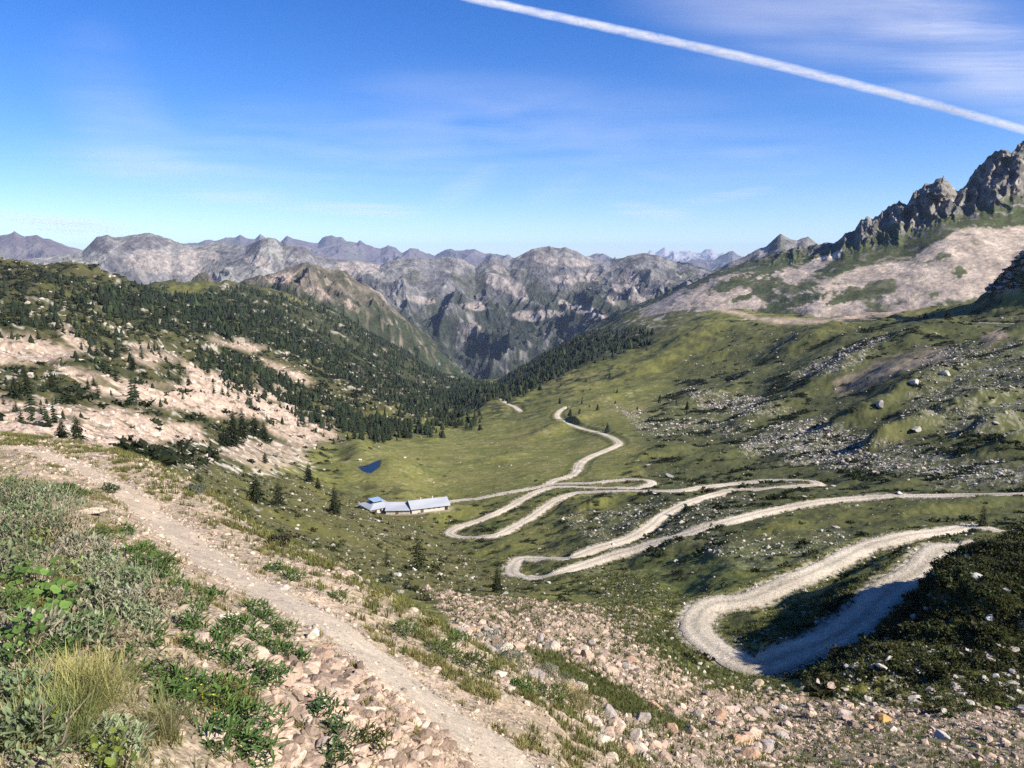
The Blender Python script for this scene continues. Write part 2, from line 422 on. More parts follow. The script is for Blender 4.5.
LSL = zone([(-300,255),(60,262),(260,284),(330,310),(490,378),(450,410),(330,440),(200,470),(60,450),(-300,440)], 60, 3000, 8)
paint(sstep(.12, .34, PTCH)*(RG > 26)*(1-.9*ROADMASK), SCRUB, 1)
COL = np.where((RG > 26)[..., None], COL, OLIVE)
# thin the scrub on the meadows again
mk = MEAD*.7
paint(mk, OLIVE*1.12+.5*(YEL-OLIVE)*sstep(-.3, .4, NB3)[..., None])
paint(MEAD*sstep(.25, .6, NB2), GRN, .6)
# --- the dark slope below the path, left of centre
DS = zone([(100,458),(200,455),(330,485),(420,512),(450,540),(500,575),(560,585),(470,606),(400,600),(300,560),(200,505),(120,470)], 40, 330, 7)
paint(DS, np.array([.088, .082, .028])); paint(DS*sstep(.1, .5, NB2), SCRUB*1.3, .65); paint(DS*sstep(.1, .6, NB3), OLIVE*.8, .6)
paint(DS*sstep(.42, .6, PTCH)*sstep(0, .3, NB1), STONE*.8, .6)
# --- right slope: darker mix, stones
paint(RSL, np.array([.074, .080, .029]), .8); paint(RSL*sstep(.05, .4, NB2), SCRUB, .8); paint(RSL*sstep(.3, .8, NB3), YEL*.7, .4)
for e in [[(640,330),(760,325),(860,325),(800,350),(700,372),(640,372)], [(850,500),(960,500),(1030,505),(960,520),(860,530),(760,540),(700,560),(760,510)], [(620,360),(720,345),(760,365),(640,385)]]:
    q = zone(e, 100, 1500, 8); paint(q, OLIVE*.9, .7); paint(q*sstep(.1, .6, NB2), YEL*.85, .4)
paint(zone([(640,480),(560,540),(520,560),(640,540),(760,520),(700,490)], 120, 400, 6), np.array([.055, .062, .022]), .6)
DKR = zone([(640,560),(760,540),(840,545),(700,600),(660,605),(620,580)], 60, 200, 6); paint(DKR, GRN, .6); paint(DKR*sstep(.1, .4, NB2), SCRUB, .7)
SFM = np.zeros(SH)
# stone fields of the right slope (pale boulder litter)
for e, k in [([(690,392),(760,398),(790,408),(770,415),(700,410)], .8), ([(750,438),(820,420),(860,430),(900,460),(1040,468),(1040,487),(960,482),(860,470),(790,462),(740,452)], .85), ([(860,440),(960,455),(1040,470),(1040,490),(930,485)], .5), ([(840,350),(890,335),(880,345),(840,372),(790,375)], .7), ([(930,350),(1040,335),(1040,430),(960,440),(900,420)], .42), ([(600,400),(640,410),(690,440),(640,432)], .3), ([(660,420),(760,415),(740,440),(680,436)], .35),([(560,520),(650,500),(760,500),(700,545),(600,550)], .32),([(700,540),(840,530),(860,545),(740,580)], .3)]:
    q = zone(e, 100, 1500, 5); SFM = np.maximum(SFM, q*k)
    paint(q*sstep(0, .35, NB0+.5*NB1), STONE*.85, k*.75)
paint(zone([(835,382),(870,366),(925,348),(950,350),(945,360),(900,372),(862,392),(838,398)], 150, 800, 4, .6), np.array([.30, .23, .165]), .85)
paint(zone([(980,335),(1003,327),(1008,338),(985,347)], 150, 900, 3, .5), np.array([.36, .27, .20]), .85)
# scree tongues reaching this terrain under the peak
for e in [[(690,300),(720,306),(760,318),(830,320),(900,300),(960,280),(960,292),(900,314),(840,322),(780,325),(700,306)]]:
    paint(zone(e, 900, 2000, 3, .4), PINK*.92, .9)
paint(RSL*sstep(-.7, .5, NB3), np.array([.056, .060, .022]), .55)  # turf darkened again, deep shading put into its colour
# --- left slope: pink scree bands between scrub and trees
paint(LSL, np.array([.054, .051, .021]), .88); paint(LSL*sstep(-.2, .3, NB2), SCRUB*1.0, .85); paint(LSL*sstep(.28, .5, NB1+.3*NB3), STONE*.85, .75)
top = zone([(-300,255),(60,262),(110,285),(100,300),(60,300),(-300,300)], 500, 1500, 6); paint(top, np.array([.042, .040, .018]), .9); paint(top*sstep(.1, .5, NB2), OLIVE*.7, .5)
paint(zone([(140,294),(170,284),(215,283),(195,296),(150,302)], 1200, 2100, 3), OLIVE*.85, .8)
for e, k in [([(-60,340),(30,335),(62,345),(75,356),(40,362),(-60,368)], .75), ([(55,325),(75,330),(95,350),(70,352)], .7),
             ([(55,365),(95,372),(130,380),(190,388),(240,395),(300,410),(300,425),(265,420),(200,412),(130,402),(90,390)], .95),
             ([(185,362),(215,372),(245,385),(290,400),(300,412),(240,400),(190,390)], .9), ([(205,330),(240,335),(265,345),(250,352),(215,342)], .75),
             ([(-60,392),(20,398),(90,408),(130,415),(200,425),(205,440),(150,442),(80,440),(-60,428)], .9), ([(-60,415),(60,425),(130,432),(110,458),(40,440),(-60,432)], .9),
             ([(90,400),(140,412),(170,430),(120,420)], .8), ([(262,358),(300,372),(315,385),(280,375)], .8), ([(355,370),(380,380),(395,392),(370,388)], .85), ([(250,375),(275,385),(300,395),(270,395)], .7),
             ([(280,415),(330,425),(345,440),(300,445),(265,430)], .8), ([(120,355),(160,352),(185,360),(150,366)], .7), ([(135,340),(160,348),(130,352)], .6), ([(235,440),(300,445),(310,462),(270,470),(220,455)], .6)]:
    q = zone(e, 70, 2200, 4, .8)
    g = sstep(-.75, -.35, NB1+.4*NB2)
    paint(q*g, PINK*.86*(1+.22*NB0[..., None]+.12*NB1[..., None]), k); paint(q*sstep(.28, .5, NB2), np.array([.075, .07, .032]), .85)
paint(zone([(120,455),(200,430),(300,440),(320,470),(250,480),(150,465)], 100, 420, 5)*sstep(.15, .4, NB1), STONE, .8)
paint(zone([(400,395),(460,400),(500,395),(480,425),(400,440),(330,440),(340,425)], 400, 1500, 5), OLIVE*.9, .55)
# forest floor
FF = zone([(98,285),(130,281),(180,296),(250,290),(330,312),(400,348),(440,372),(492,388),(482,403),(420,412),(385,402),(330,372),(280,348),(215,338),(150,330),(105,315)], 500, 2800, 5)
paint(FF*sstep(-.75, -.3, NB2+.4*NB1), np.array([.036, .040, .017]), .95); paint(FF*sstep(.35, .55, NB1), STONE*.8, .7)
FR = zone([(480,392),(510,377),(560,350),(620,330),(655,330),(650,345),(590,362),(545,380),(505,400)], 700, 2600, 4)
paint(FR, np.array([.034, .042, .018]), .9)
spur = zone([(560,348),(640,310),(700,277),(720,300),(680,330),(640,342),(600,352)], 900, 2400, 4); paint(spur, np.array([.070, .072, .034]), .7); paint(spur*sstep(.25, .5, NB1), STONE*.8, .7)
# --- the gully of pink rubble, right of the path
GS = zone([(425,585),(470,598),(560,588),(640,590),(662,604),(640,630),(660,655),(700,680),(760,690),(850,705),(1150,690),(1150,800),(640,800),(540,700),(470,640)], 10, 75, 6)
GS = np.maximum(GS, (RG < 30)*(RG > LIP*1.1)*(PX > 440))
paint(GS, TAN*.52*(1+.25*NB0[..., None])); paint(GS*sstep(0, .5, NB3), PINK*.6, .7); paint(GS*sstep(.2, .5, NB2), TAN*.75, .7)  # bare ground painted darker to suggest shaded crevices between the stones
GG = zone([(520,648),(560,655),(640,700),(700,728),(690,738),(620,712),(560,678)], 8, 60, 3); paint(GG, np.array([.080, .082, .028]), .85)
for e in [[(830,735),(900,725),(1040,735),(1040,790),(760,790),(760,760)], [(610,648),(650,640),(700,670),(760,690),(700,700),(650,672)], [(640,690),(720,725),(700,735)]]:
    q = zone(e, 12, 75, 5); paint(q*sstep(-.2, .3, NB1), np.array([.095, .10, .034]), .8)
UP = zone([(560,560),(640,575),(690,600),(685,640),(620,655),(600,600)], 45, 160, 5); paint(UP*sstep(-.2, .3, NB1+.3*NB2), np.array([.13, .135, .065]), .7)
SK = zone([(620,640),(690,625),(700,665),(790,685),(800,700),(700,690)], 40, 80, 4); paint(SK, np.array([.085, .095, .026]), .85); paint(SK*sstep(.2, .5, NB1), SCRUB, .5)
IN = zone([(735,628),(800,600),(880,572),(870,590),(840,612),(790,645),(745,642)], 55, 110, 3); paint(IN, np.array([.085, .098, .026]), .85); paint(IN*sstep(.1, .4, NB1), SCRUB, .6)
# knoll beside the hairpin: heath and lichened rock
KM = 1-sstep(.8, 1.15, np.hypot((X-39)/17, (Y-56)/13)+.15*NB2)
KM *= (RG > 40)*(RG < 110)
paint(KM, np.array([.040, .046, .015])); paint(KM*sstep(.0, .4, NB2), SCRUB*.9, .8); paint(KM*sstep(.1, .5, NB3), np.array([.085, .095, .028]), .7); paint(KM*sstep(.36, .55, NB1+.25*NB0), np.array([.36, .35, .32]), .85)
KF = zone([(795,672),(850,655),(900,640),(1064,640),(1064,712),(900,706),(820,698)], 42, 75, 5); paint(KF*sstep(-.3, .3, NB1), np.array([.050, .055, .020]), .85); paint(KF*sstep(.2, .5, NB0+.4*NB2), STONE*.7, .7)
paint(zone([(985,268),(1000,256),(1040,245),(1060,290),(990,292)], 500, 1200, 4)*sstep(-.15, .2, NB1), STONE*.75, .8)
paint(MEAD*sstep(.34, .5, NB1+.3*NB0), np.array([.23, .21, .11]), .55)
# road edges
paint(SHOULDER*sstep(-.5, .15, NB1+.6*(SHOULDER-.5)), np.array([.36, .315, .245]), .85)
paint(ROADMASK, np.array([.37, .33, .265]))
# --- the path's hillside in the foreground
FG = 1-sstep(1.02, 1.5, RG/LIP+.08*NB2)
paint(FG, TAN*.72*(1+.25*NB0[..., None])); paint(FG*sstep(0, .5, NB2), PINK*.74, .8)
fz = zone([(-200,470),(20,470),(100,490),(150,545),(215,600),(180,700),(250,768),(250,830),(-200,830)], 0, 16, 14)
paint(FG*fz*sstep(-.1, .4, NB2), np.array([.19, .17, .095]), .6)
LE = FG*sstep(.62, .9, RG/LIP)
paint(LE*sstep(-.05, .4, NB1+.4*NB2), np.array([.19, .165, .065]), .65)
paint(FG*sstep(.38, .62, NB1+.2*NB3), np.array([.17, .165, .055]), .6)
fgr = FG*sstep(.05, .5, NB0)
paint(fgr, TAN*.72, .35)
# pond shore
sdp = poly_sd(pond, X, Y)
paint((1-sstep(1, 7, sdp)), np.array([.11, .11, .035]), .8); paint(1-sstep(-1, .6, sdp), np.array([.05, .045, .03]))
hd = np.hypot((X-hut_c[0])/22, (Y-hut_c[1])/9); paint((1-sstep(.55, .9, hd+.2*NB2)), np.array([.40, .33, .26]), .8)
COL = np.clip(COL*(1+.26*NB0[..., None]+.14*NB1[..., None]), .004, .8)
TM = mat_attr('hillside_ground', ((.35, .16), (2.5, .22), (14., .22)), ((.7, .25), (9., .035)))
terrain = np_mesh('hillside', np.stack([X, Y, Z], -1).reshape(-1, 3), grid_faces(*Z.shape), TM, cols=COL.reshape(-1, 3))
tag(terrain, kind='structure')
# ================================================================== MOUNTAIN RANGES (each a real relief at its own distance)
def mix(a, b, t): return a*(1-t)+b*t
def col3(c, shape): return np.ones(shape+(1,))*np.array(c)
def range_mesh(name, rows, lo, hi, ncol, segs, lam, amp, mat, colfn, seed, crest=2, stretch=2.0, crestj=.0, oct_=6, cliff=0., warp=.35):
    az = np.linspace(ray(lo, 260)[0], ray(hi, 260)[0], ncol)
    Lr, Tr = net_rows(rows, az, lin=(crest,))
    Rr = np.exp(Lr); Zr = Tr*Rr
    vs = np.concatenate([np.linspace(i, i+1, n, endpoint=False) for i, n in enumerate(segs)]+[[len(segs)]])
    i0 = np.clip(vs.astype(int), 0, len(segs)-1); f = (vs-i0)[:, None]
    r = Rr[i0]*(1-f)+Rr[i0+1]*f; z = Zr[i0]*(1-f)+Zr[i0+1]*f
    A = az[None]*np.ones((len(vs), 1))
    x, y = r*np.sin(A), r*np.cos(A)
    vv = vs[:, None]*np.ones((1, ncol))
    env = np.where(vv < crest, sstep(0, .35, vv)*(1-sstep(crest-.9, crest, vv)*.93), sstep(crest, crest+.5, vv))
    Rm = Rr[crest].mean()
    sx = A*Rm/lam; sy = r/(lam*stretch)
    w1 = fbm(sx*.7+9, sy*1.4+2, 4, seed+5)*warp*1.6; w2 = fbm(sx*.7-4, sy*1.4+7, 4, seed+6)*warp*1.6
    n = ridged(sx+w1, sy+w2, oct_, seed)
    z = z+amp*np.where(vv < crest, n-.42, n*.6-.75)*env
    n2 = ridged(sx*5+w2*3, sy*7+w1*3, 5, seed+40)
    z = z+amp*.20*(n2-.4)*np.clip(env+.15, 0, 1)
    if crestj: z = z+crestj*(ridged(sx*4.3, sy*4.3, 4, seed+60)-.45)*np.exp(-((vv-crest)/.12)**2)
    gz_r = np.gradient(z, axis=0)/np.maximum(np.gradient(r, axis=0), 1e-3)
    gz_a = np.gradient(z, axis=1)/np.maximum(np.gradient(A, axis=1)*r, 1e-3)
    slope = np.hypot(gz_r, gz_a)
    px, py = project(x, y, z)
    c = colfn(dict(x=x, y=y, z=z, r=r, v=vv, n=n, n2=n2, slope=slope, px=px, py=py, sx=sx, sy=sy))
    o = np_mesh(name, np.stack([x, y, z], -1).reshape(-1, 3), grid_faces(len(vs), ncol), mat, cols=np.clip(c, 0, 1).reshape(-1, 3))
    tag(o, kind='structure')
    return o, dict(x=x, y=y, z=z, px=px, py=py, vv=vv, slope=slope)
def ell(q, cx, cy, rx, ry, rot=0, ns=.6, seed=0, k=.09):
    """irregular patch around a spot"""
    c, s = math.cos(rot), math.sin(rot)
    u = ((q['px']-cx)*c+(q['py']-cy)*s)/rx; v = (-(q['px']-cx)*s+(q['py']-cy)*c)/ry
    d = np.hypot(u, v)+ns*fbm(q['px']*k, q['py']*k*1.6, 4, seed+int(cx))
    return 1-sstep(.75, 1.05, d)
ROCK = np.array([.215, .20, .19]); ROCKD = np.array([.10, .095, .095]); PALE = np.array([.46, .38, .32]); FOR = np.array([.030, .040, .020]); ALP = np.array([.105, .105, .048])
def c_massif(q):
    s = q['z'].shape
    lat = fbm(q['sx']*6, q['sy']*6, 5, 301)
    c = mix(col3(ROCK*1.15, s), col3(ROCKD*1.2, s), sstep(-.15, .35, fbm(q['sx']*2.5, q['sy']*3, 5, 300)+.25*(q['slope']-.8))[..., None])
    c = mix(c, col3([.36, .33, .28], s), (sstep(.05, .4, lat)*.75)[..., None])
    left = 1-sstep(360, 430, q['px'])
    c = mix(c, col3([.40, .37, .31], s), (left*sstep(-.2, .3, fbm(q['sx']*3+3, q['sy']*3, 5, 310))*.65)[..., None])
    gr = sstep(-.05, .25, fbm(q['sx']*4, q['sy']*4+9, 5, 305))*(1-left)*sstep(262, 275, q['py'])
    c = mix(c, col3([.085, .088, .05], s), (gr*.75)[..., None])
    fo = sstep(296, 322, q['py']+30*fbm(q['sx']*3.5, q['sy']*4, 5, 303)+14*sstep(420, 500, q['px'])-16*sstep(600, 680, q['px']))*sstep(-.45, -.1, fbm(q['sx']*11, q['sy']*11, 4, 304))
    c = mix(c, col3(FOR, s), (fo*.95)[..., None])
    p = np.zeros(s)
    for e in [(505,284,26,8,.35),(520,294,10,6,.6),(500,270,10,4,.4),(545,259,14,6,.3),(566,280,14,5,.1),(590,277,16,5,-.1),(630,282,9,12,-.5),(620,288,12,4,.2),(530,316,16,6,.1),(548,313,12,5,.1),(590,312,18,6,.35),(475,306,14,5,.1),(565,305,9,4,.6),(640,300,12,4,.3),(470,328,15,6,-.1),(420,300,16,4,.1),(350,270,14,10,.3),(365,266,16,7,.1),(160,262,34,12,.1),(190,268,22,8,.2),(200,255,22,6,.1),(260,262,16,6,.4),(575,262,18,4,.1),(610,300,10,4,.5)]:
        p = np.maximum(p, ell(q, *e, seed=7))
    c = mix(c, col3(PALE, s), (p*.75)[..., None])
    for e in [(150,242,26,7,0),(100,246,12,10,0),(298,252,8,7,0)]:
        c = mix(c, col3([.16,.14,.14], s), (ell(q, *e, seed=3)*.8)[..., None])
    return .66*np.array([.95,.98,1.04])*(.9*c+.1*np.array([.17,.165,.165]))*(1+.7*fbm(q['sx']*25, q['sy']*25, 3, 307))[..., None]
def c_brown(q):
    s = q['z'].shape
    c = mix(col3([.145, .122, .095], s), col3([.065, .062, .040], s), sstep(-.2, .3, fbm(q['sx']*4, q['sy']*4, 5, 320))[..., None])
    c = mix(c, col3([.30, .25, .20], s), (sstep(.15, .4, fbm(q['sx']*6, q['sy']*6, 5, 321))*.7)[..., None])
    p = np.maximum(ell(q, 317, 293, 16, 6, .4), np.maximum(ell(q, 283, 278, 16, 5, -.3), ell(q, 352, 306, 10, 5, .5)))
    c = mix(c, col3([.34, .27, .22], s), (p*.8)[..., None])
    fo = sstep(288, 306, q['py']+22*fbm(q['sx']*5, q['sy']*5, 4, 322)-.20*(q['px']-330))*sstep(-.4, .0, fbm(q['sx']*16, q['sy']*16, 4, 324))
    c = mix(c, col3(FOR, s), (fo*.9)[..., None])
    return c*(1+.4*fbm(q['sx']*22, q['sy']*22, 3, 327))[..., None]
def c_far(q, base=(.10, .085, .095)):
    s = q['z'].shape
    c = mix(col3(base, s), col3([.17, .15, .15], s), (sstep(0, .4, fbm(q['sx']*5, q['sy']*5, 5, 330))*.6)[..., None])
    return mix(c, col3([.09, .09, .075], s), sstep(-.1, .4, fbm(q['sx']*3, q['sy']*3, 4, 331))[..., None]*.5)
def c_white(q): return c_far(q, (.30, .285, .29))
def c_pyr(q):
    s = q['z'].shape
    c = mix(col3([.19, .175, .17], s), col3([.10, .10, .085], s), sstep(-.1, .3, fbm(q['sx']*5, q['sy']*5, 5, 340))[..., None])
    c = mix(c, col3([.42, .38, .35], s), (ell(q, 762, 252, 12, 2.2, -.55, .3)*.8)[..., None])
    return c*(1+.3*fbm(q['sx']*22, q['sy']*22, 3, 341))[..., None]
def c_peak(q):
    s = q['z'].shape; px, py = q['px'], q['py']
    rk = mix(col3([.165, .150, .130], s), col3([.075, .070, .064], s), sstep(-.2, .25, fbm(q['sx']*9, q['sy']*9, 5, 350))[..., None])
    rk = mix(rk, col3([.32, .29, .25], s), (sstep(.1, .4, fbm(q['sx']*16, q['sy']*16, 4, 351))*.7)[..., None])
    gr = col3([.058, .068, .028], s)*(1+.5*fbm(q['sx']*14, q['sy']*14, 4, 352))[..., None]
    # steep = rock, gentler = turf, below the cliff foot = scree
    nz = fbm(q['sx']*5, q['sy']*5, 5, 353)
    cl = np.interp(px, [680,770,800,830,850,870,890,920,945,965,990,1024,1120], [262,250,247,246,243,235,231,226,216,208,203,196,188])
    tb = np.interp(px, [690,720,760,790,815,835,848,862,880,900,915,930,945,955,965,990,1024,1120], [288,277,272,262,272,275,271,265,261,258,256,246,237,231,227,227,226,215])
    d = py-cl+13*nz+8*fbm(q['sx']*18, q['sy']*18, 3, 355)
    c = mix(rk, gr, sstep(-6, 6, d)[..., None])
    spot = sstep(.12, .22, fbm(q['sx']*13, q['sy']*13, 4, 356))*sstep(-6, 6, d)
    c = mix(c, rk, (spot*.8)[..., None])
    sc = mix(col3([.44, .355, .275], s), col3([.32, .26, .205], s), sstep(-.2, .3, fbm(q['sx']*6, q['sy']*6, 4, 357))[..., None])
    sc = sc*(1+.42*fbm(q['sx']*9+q['v']*1.2, q['v']*1.6, 4, 390)+.25*fbm(q['sx']*26+q['v']*3, q['v']*2.5, 3, 391))[..., None]
    sc = sc*(1+.45*fbm(q['sx']*40, q['sy']*40, 3, 358))[..., None]
    e = py-tb+4*fbm(px*.05, py*.05, 4, 359)+3*fbm(px*.2, py*.2, 3, 360)
    c = mix(c, sc, sstep(-1.5, 2, e)[..., None])
    stk = sstep(.12, .26, fbm(q['sx']*3.2+q['v']*.8, q['v']*1.1, 4, 371)+.35*fbm(px*.06, py*.09, 4, 372))*sstep(0, 3, e)
    c = mix(c, gr*1.2, (stk*.9)[..., None])
    rib = sstep(.25, .4, fbm(q['sx']*5, q['v']*2.2, 4, 374))*sstep(0, 3, e)*(1-sstep(14, 34, e))
    c = mix(c, rk, (rib*.85)[..., None])
    # pale strip left of the green wedge
    strip = np.maximum(ell(q, 822, 262, 33, 6, -.38, .35, 4), ell(q, 755, 276, 40, 5, -.1, .5, 5))
    c = mix(c, sc*1.12, (strip*(px < 852))[..., None])
    wedge = 1-sstep(-1.5, 2.5, poly_sd([(805,281),(846,251),(885,240),(915,256),(900,257),(882,262),(862,266),(846,273),(828,278)], px+3*nz, py+3*nz))
    c = mix(c, gr*1.05, wedge[..., None]*(1-.8*spot[..., None]))
    for e_ in [(770,268,28,6,-.35),(730,285,24,5,-.3),(800,300,30,6,-.25),(765,285,14,9,-.4),(735,280,10,4,-.3),(850,298,26,4,-.25),(842,297,10,5,0),(880,291,8,3,0),(960,272,9,5,-.2),(808,286,12,5,-.1),(770,310,20,6,-.35),(745,297,16,3,-.3)]:
        c = mix(c, gr*1.25, (ell(q, *e_, ns=1.15, seed=21, k=.16)*.95)[..., None])
    return c
MR = mat_attr('mountain_rock', ((.02, .25), (.09, .3)), ((.03, 9.), (.12, 2.5)))
MRF = mat_attr('distant_rock', ((.004, .2),), ((.004, 60.),))
crest_m = [(-160,262,5600),(-60,262,5600),(0,262,5600),(27,259,5500),(50,256,5500),(82,251,5500),(90,244,5500),(97,238,5500),(107,234,5500),(113,236.5,5500),(125,236,5500),(140,234,5500),(150,233,5500),(160,235,5500),(170,239,5500),(180,243,5400),(196,246,5400),(208,243,5400),(217,241,5400),(232,244,5300),(245,246,5200),(260,240,5100),(268,237,5100),(275,238,5100),(282,243,5100),(292,247,5000),(297,247,5000),(310,250,5000),(315,255,5000),(337,259,5000),(357,260,5000),(380,265,5000),(392,261,5000),(415,257,5000),(430,259,5000),(445,257,5000),(457,257,5000),(465,260,5000),(475,266,5000),(485,260,5000),(492,257,5000),(502,258,5000),(510,260,5000),(520,255,5000),(532,249,5000),(541,247,5000),(550,246,5000),(558,248,5000),(565,247,5000),(577,251,5000),(585,256,5000),(600,261,5000),(610,262,5000),(620,259,5000),(635,255,5000),(645,253,5000),(660,256,5000),(677,261,5000),(690,263,4900),(710,270,4800),(730,280,4700),(780,300,4600)]
rows_m = [[(-160,360,4000),(0,360,4000),(200,350,4000),(330,350,3900),(400,372,3850),(450,390,3800),(490,396,3750),(520,392,3750),(560,376,3800),(620,350,3900),(700,328,4000),(780,322,4000)],
 [(-160,292,4650),(0,290,4650),(150,290,4600),(270,296,4500),(330,304,4450),(400,316,4400),(450,324,4350),(490,328,4350),(530,322,4350),(580,311,4350),(640,300,4400),(700,295,4400),(780,305,4300)],
 crest_m,
 [(-160,290,6600),(0,285,6600),(330,285,6000),(550,285,6000),(780,310,5600)],
 [(-160,330,7800),(780,330,7000)]]
range_mesh('mountain_range', rows_m, -150, 775, 1150, (110, 190, 40, 10), 820, 250, MR, c_massif, 11, stretch=1.0, crestj=6, oct_=8)
rows_b = [[(150,330,2250),(250,320,2250),(330,345,2250),(400,375,2300),(440,395,2350)],
 [(150,300,2500),(230,290,2600),(282,287,2600),(330,294,2600),(380,325,2600),(440,370,2650)],
 [(150,300,2900),(205,303,2900),(225,294,2900),(240,284,2900),(255,278,2900),(267,275,2900),(282,270,2900),(292,266,2900),(302,263,2900),(312,264,2900),(330,270,2900),(347,271,2900),(352,276,2900),(360,282,2900),(370,287,2900),(380,292,2900),(390,305,2900),(398,312,2900),(405,318,2900),(425,333,2900),(440,345,2900)],
 [(150,340,3300),(280,310,3300),(440,380,3300)],
 [(150,370,3800),(440,400,3800)]]
range_mesh('rocky_hill', rows_b, 155, 436, 520, (60, 110, 30, 8), 380, 125, MR, c_brown, 23, stretch=1.5, crestj=9, oct_=7)
def c_spur(q):
    s = q['z'].shape
    c = mix(col3(FOR*1.1, s), col3([.075, .078, .040], s), sstep(.05, .35, fbm(q['sx']*7, q['sy']*7, 4, 380))[..., None])
    c = mix(c, col3([.22, .20, .18], s), (sstep(.22, .42, fbm(q['sx']*9, q['sy']*9, 4, 381))*.8)[..., None])
    return c*(1+.6*fbm(q['sx']*30, q['sy']*30, 3, 382))[..., None]
rows_s1 = [[(470,398,2600),(520,390,2500),(600,360,2400),(700,330,2300),(760,320,2300)],[(470,395,2900),(520,384,2850),(600,348,2750),(700,305,2650),(760,295,2650)],
 [(470,394,3200),(486,390,3200),(500,382,3180),(515,372,3160),(530,361,3140),(545,352,3120),(560,344,3100),(575,334,3080),(590,325,3060),(606,318,3040),(620,310,3020),(640,303,3000),(660,296,3000),(680,287,2980),(700,281,2960),(760,276,2900)],
 [(470,400,3600),(760,310,3300)],[(470,405,3800),(760,330,3700)]]
range_mesh('forested_spur', rows_s1, 474, 755, 380, (40, 90, 20, 6), 260, 55, MR, c_spur, 53, crestj=8, stretch=1.2, oct_=6)
rows_s2 = [[(330,390,2700),(420,395,2700),(520,405,2700)],[(330,345,3000),(420,368,3000),(520,400,3000)],
 [(330,300,3400),(352,303,3400),(372,309,3400),(388,315,3400),(400,322,3380),(414,330,3360),(426,338,3340),(438,350,3320),(450,360,3300),(462,369,3280),(474,379,3260),(486,389,3240),(498,396,3220),(520,402,3200)],
 [(330,340,3800),(520,405,3500)],[(330,370,4100),(520,410,3800)]]
range_mesh('forested_spur', rows_s2, 335, 515, 260, (40, 90, 20, 6), 260, 60, MR, c_spur, 57, crestj=8, stretch=1.2, oct_=6)
rows_c = [[(-160,290,9000),(120,290,9000)], [(-160,262,10000),(120,265,10000)],
 [(-160,240,11500),(-100,236,11500),(-40,240,11500),(-15,238,11500),(0,236,11500),(8,235,11500),(15,233,11500),(20,235,11500),(25,237,11500),(31,236,11500),(37,235,11500),(44,239,11500),(50,240,11500),(60,243,11500),(75,248,11500),(90,254,11500),(120,268,11500)],
 [(-160,290,14000),(120,290,14000)], [(-160,300,16000),(120,300,16000)]]
range_mesh('mountain_range', rows_c, -150, 118, 330, (40, 90, 20, 4), 2200, 520, MRF, c_far, 31, crestj=40, stretch=1.4, oct_=7)
rows_d = [[(100,290,14000),(640,290,14000)], [(100,266,15500),(640,270,15500)],
 [(100,256,17000),(150,247,17000),(170,245,17000),(190,242,17000),(198,243,17000),(205,240,17000),(214,241,17000),(225,238,17000),(235,237,17000),(240,234,17000),(247,237.5,17000),(255,238,17000),(260,233,17000),(266,238,17000),(273,240,17000),(280,242,17000),(287,235,17000),(293,238,17000),(300,239,17000),(309,241,17000),(318,242.5,17000),(322,239,17000),(326,236.5,17000),(332,234.5,17000),(336,236.5,17000),(341,236,17000),(346,240,17000),(352,241.5,17000),(357,243,17000),(360,241,17000),(365,244,17000),(372,246,17000),(380,249.5,17000),(388,245,17000),(395,247,17000),(402,252.5,17000),(410,248.5,17000),(417,248.5,17000),(425,252,17000),(435,255.5,17000),(445,250,17000),(451,248,17000),(455,249.5,17000),(462,250,17000),(475,248.5,17000),(485,253.5,17000),(500,254.5,17000),(515,257,17000),(540,262,17000),(575,262,17000),(588,256,17000),(596,253.5,17000),(605,254,17000),(612,257,17000),(620,260,17000),(640,266,17000)],
 [(100,290,20000),(640,290,20000)], [(100,300,24000),(640,300,24000)]]
range_mesh('mountain_range', rows_d, 105, 636, 660, (30, 90, 16, 4), 2300, 620, MRF, c_far, 37, crestj=45, stretch=1.4, oct_=7)
rows_e = [[(600,290,27000),(800,290,27000)], [(600,266,29000),(800,267,29000)],
 [(600,268,31000),(625,262,31000),(640,258,31000),(645,254,31000),(650,250.5,31000),(655,252,31000),(660,249.5,31000),(665,247,31000),(669,251,31000),(673,250,31000),(679,252,31000),(685,250,31000),(690,249.5,31000),(696,252,31000),(700,252.5,31000),(706,249.5,31000),(712,249.5,31000),(717,253,31000),(722,253,31000),(728,256,31000),(740,258,31000),(800,268,31000)],
 [(600,290,35000),(800,290,35000)], [(600,300,38000),(800,300,38000)]]
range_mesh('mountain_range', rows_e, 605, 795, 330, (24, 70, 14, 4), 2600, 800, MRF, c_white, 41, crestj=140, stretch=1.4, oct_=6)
rows_g = [[(640,295,15000),(800,295,15000)], [(640,275,16000),(800,275,16000)],
 [(640,272,17500),(660,266,17500),(675,263,17500),(685,261.5,17500),(693,259.5,17500),(700,259,17500),(708,260,17500),(716,258.5,17500),(724,254,17500),(729,251,17500),(733,250,17500),(738,255,17500),(760,262,17500),(800,272,17500)],
 [(640,290,20000),(800,290,20000)], [(640,300,23000),(800,300,23000)]]
range_mesh('mountain_range', rows_g, 645, 795, 220, (20, 60, 14, 4), 1800, 420, MRF, c_far, 43, crestj=30, stretch=1.4)
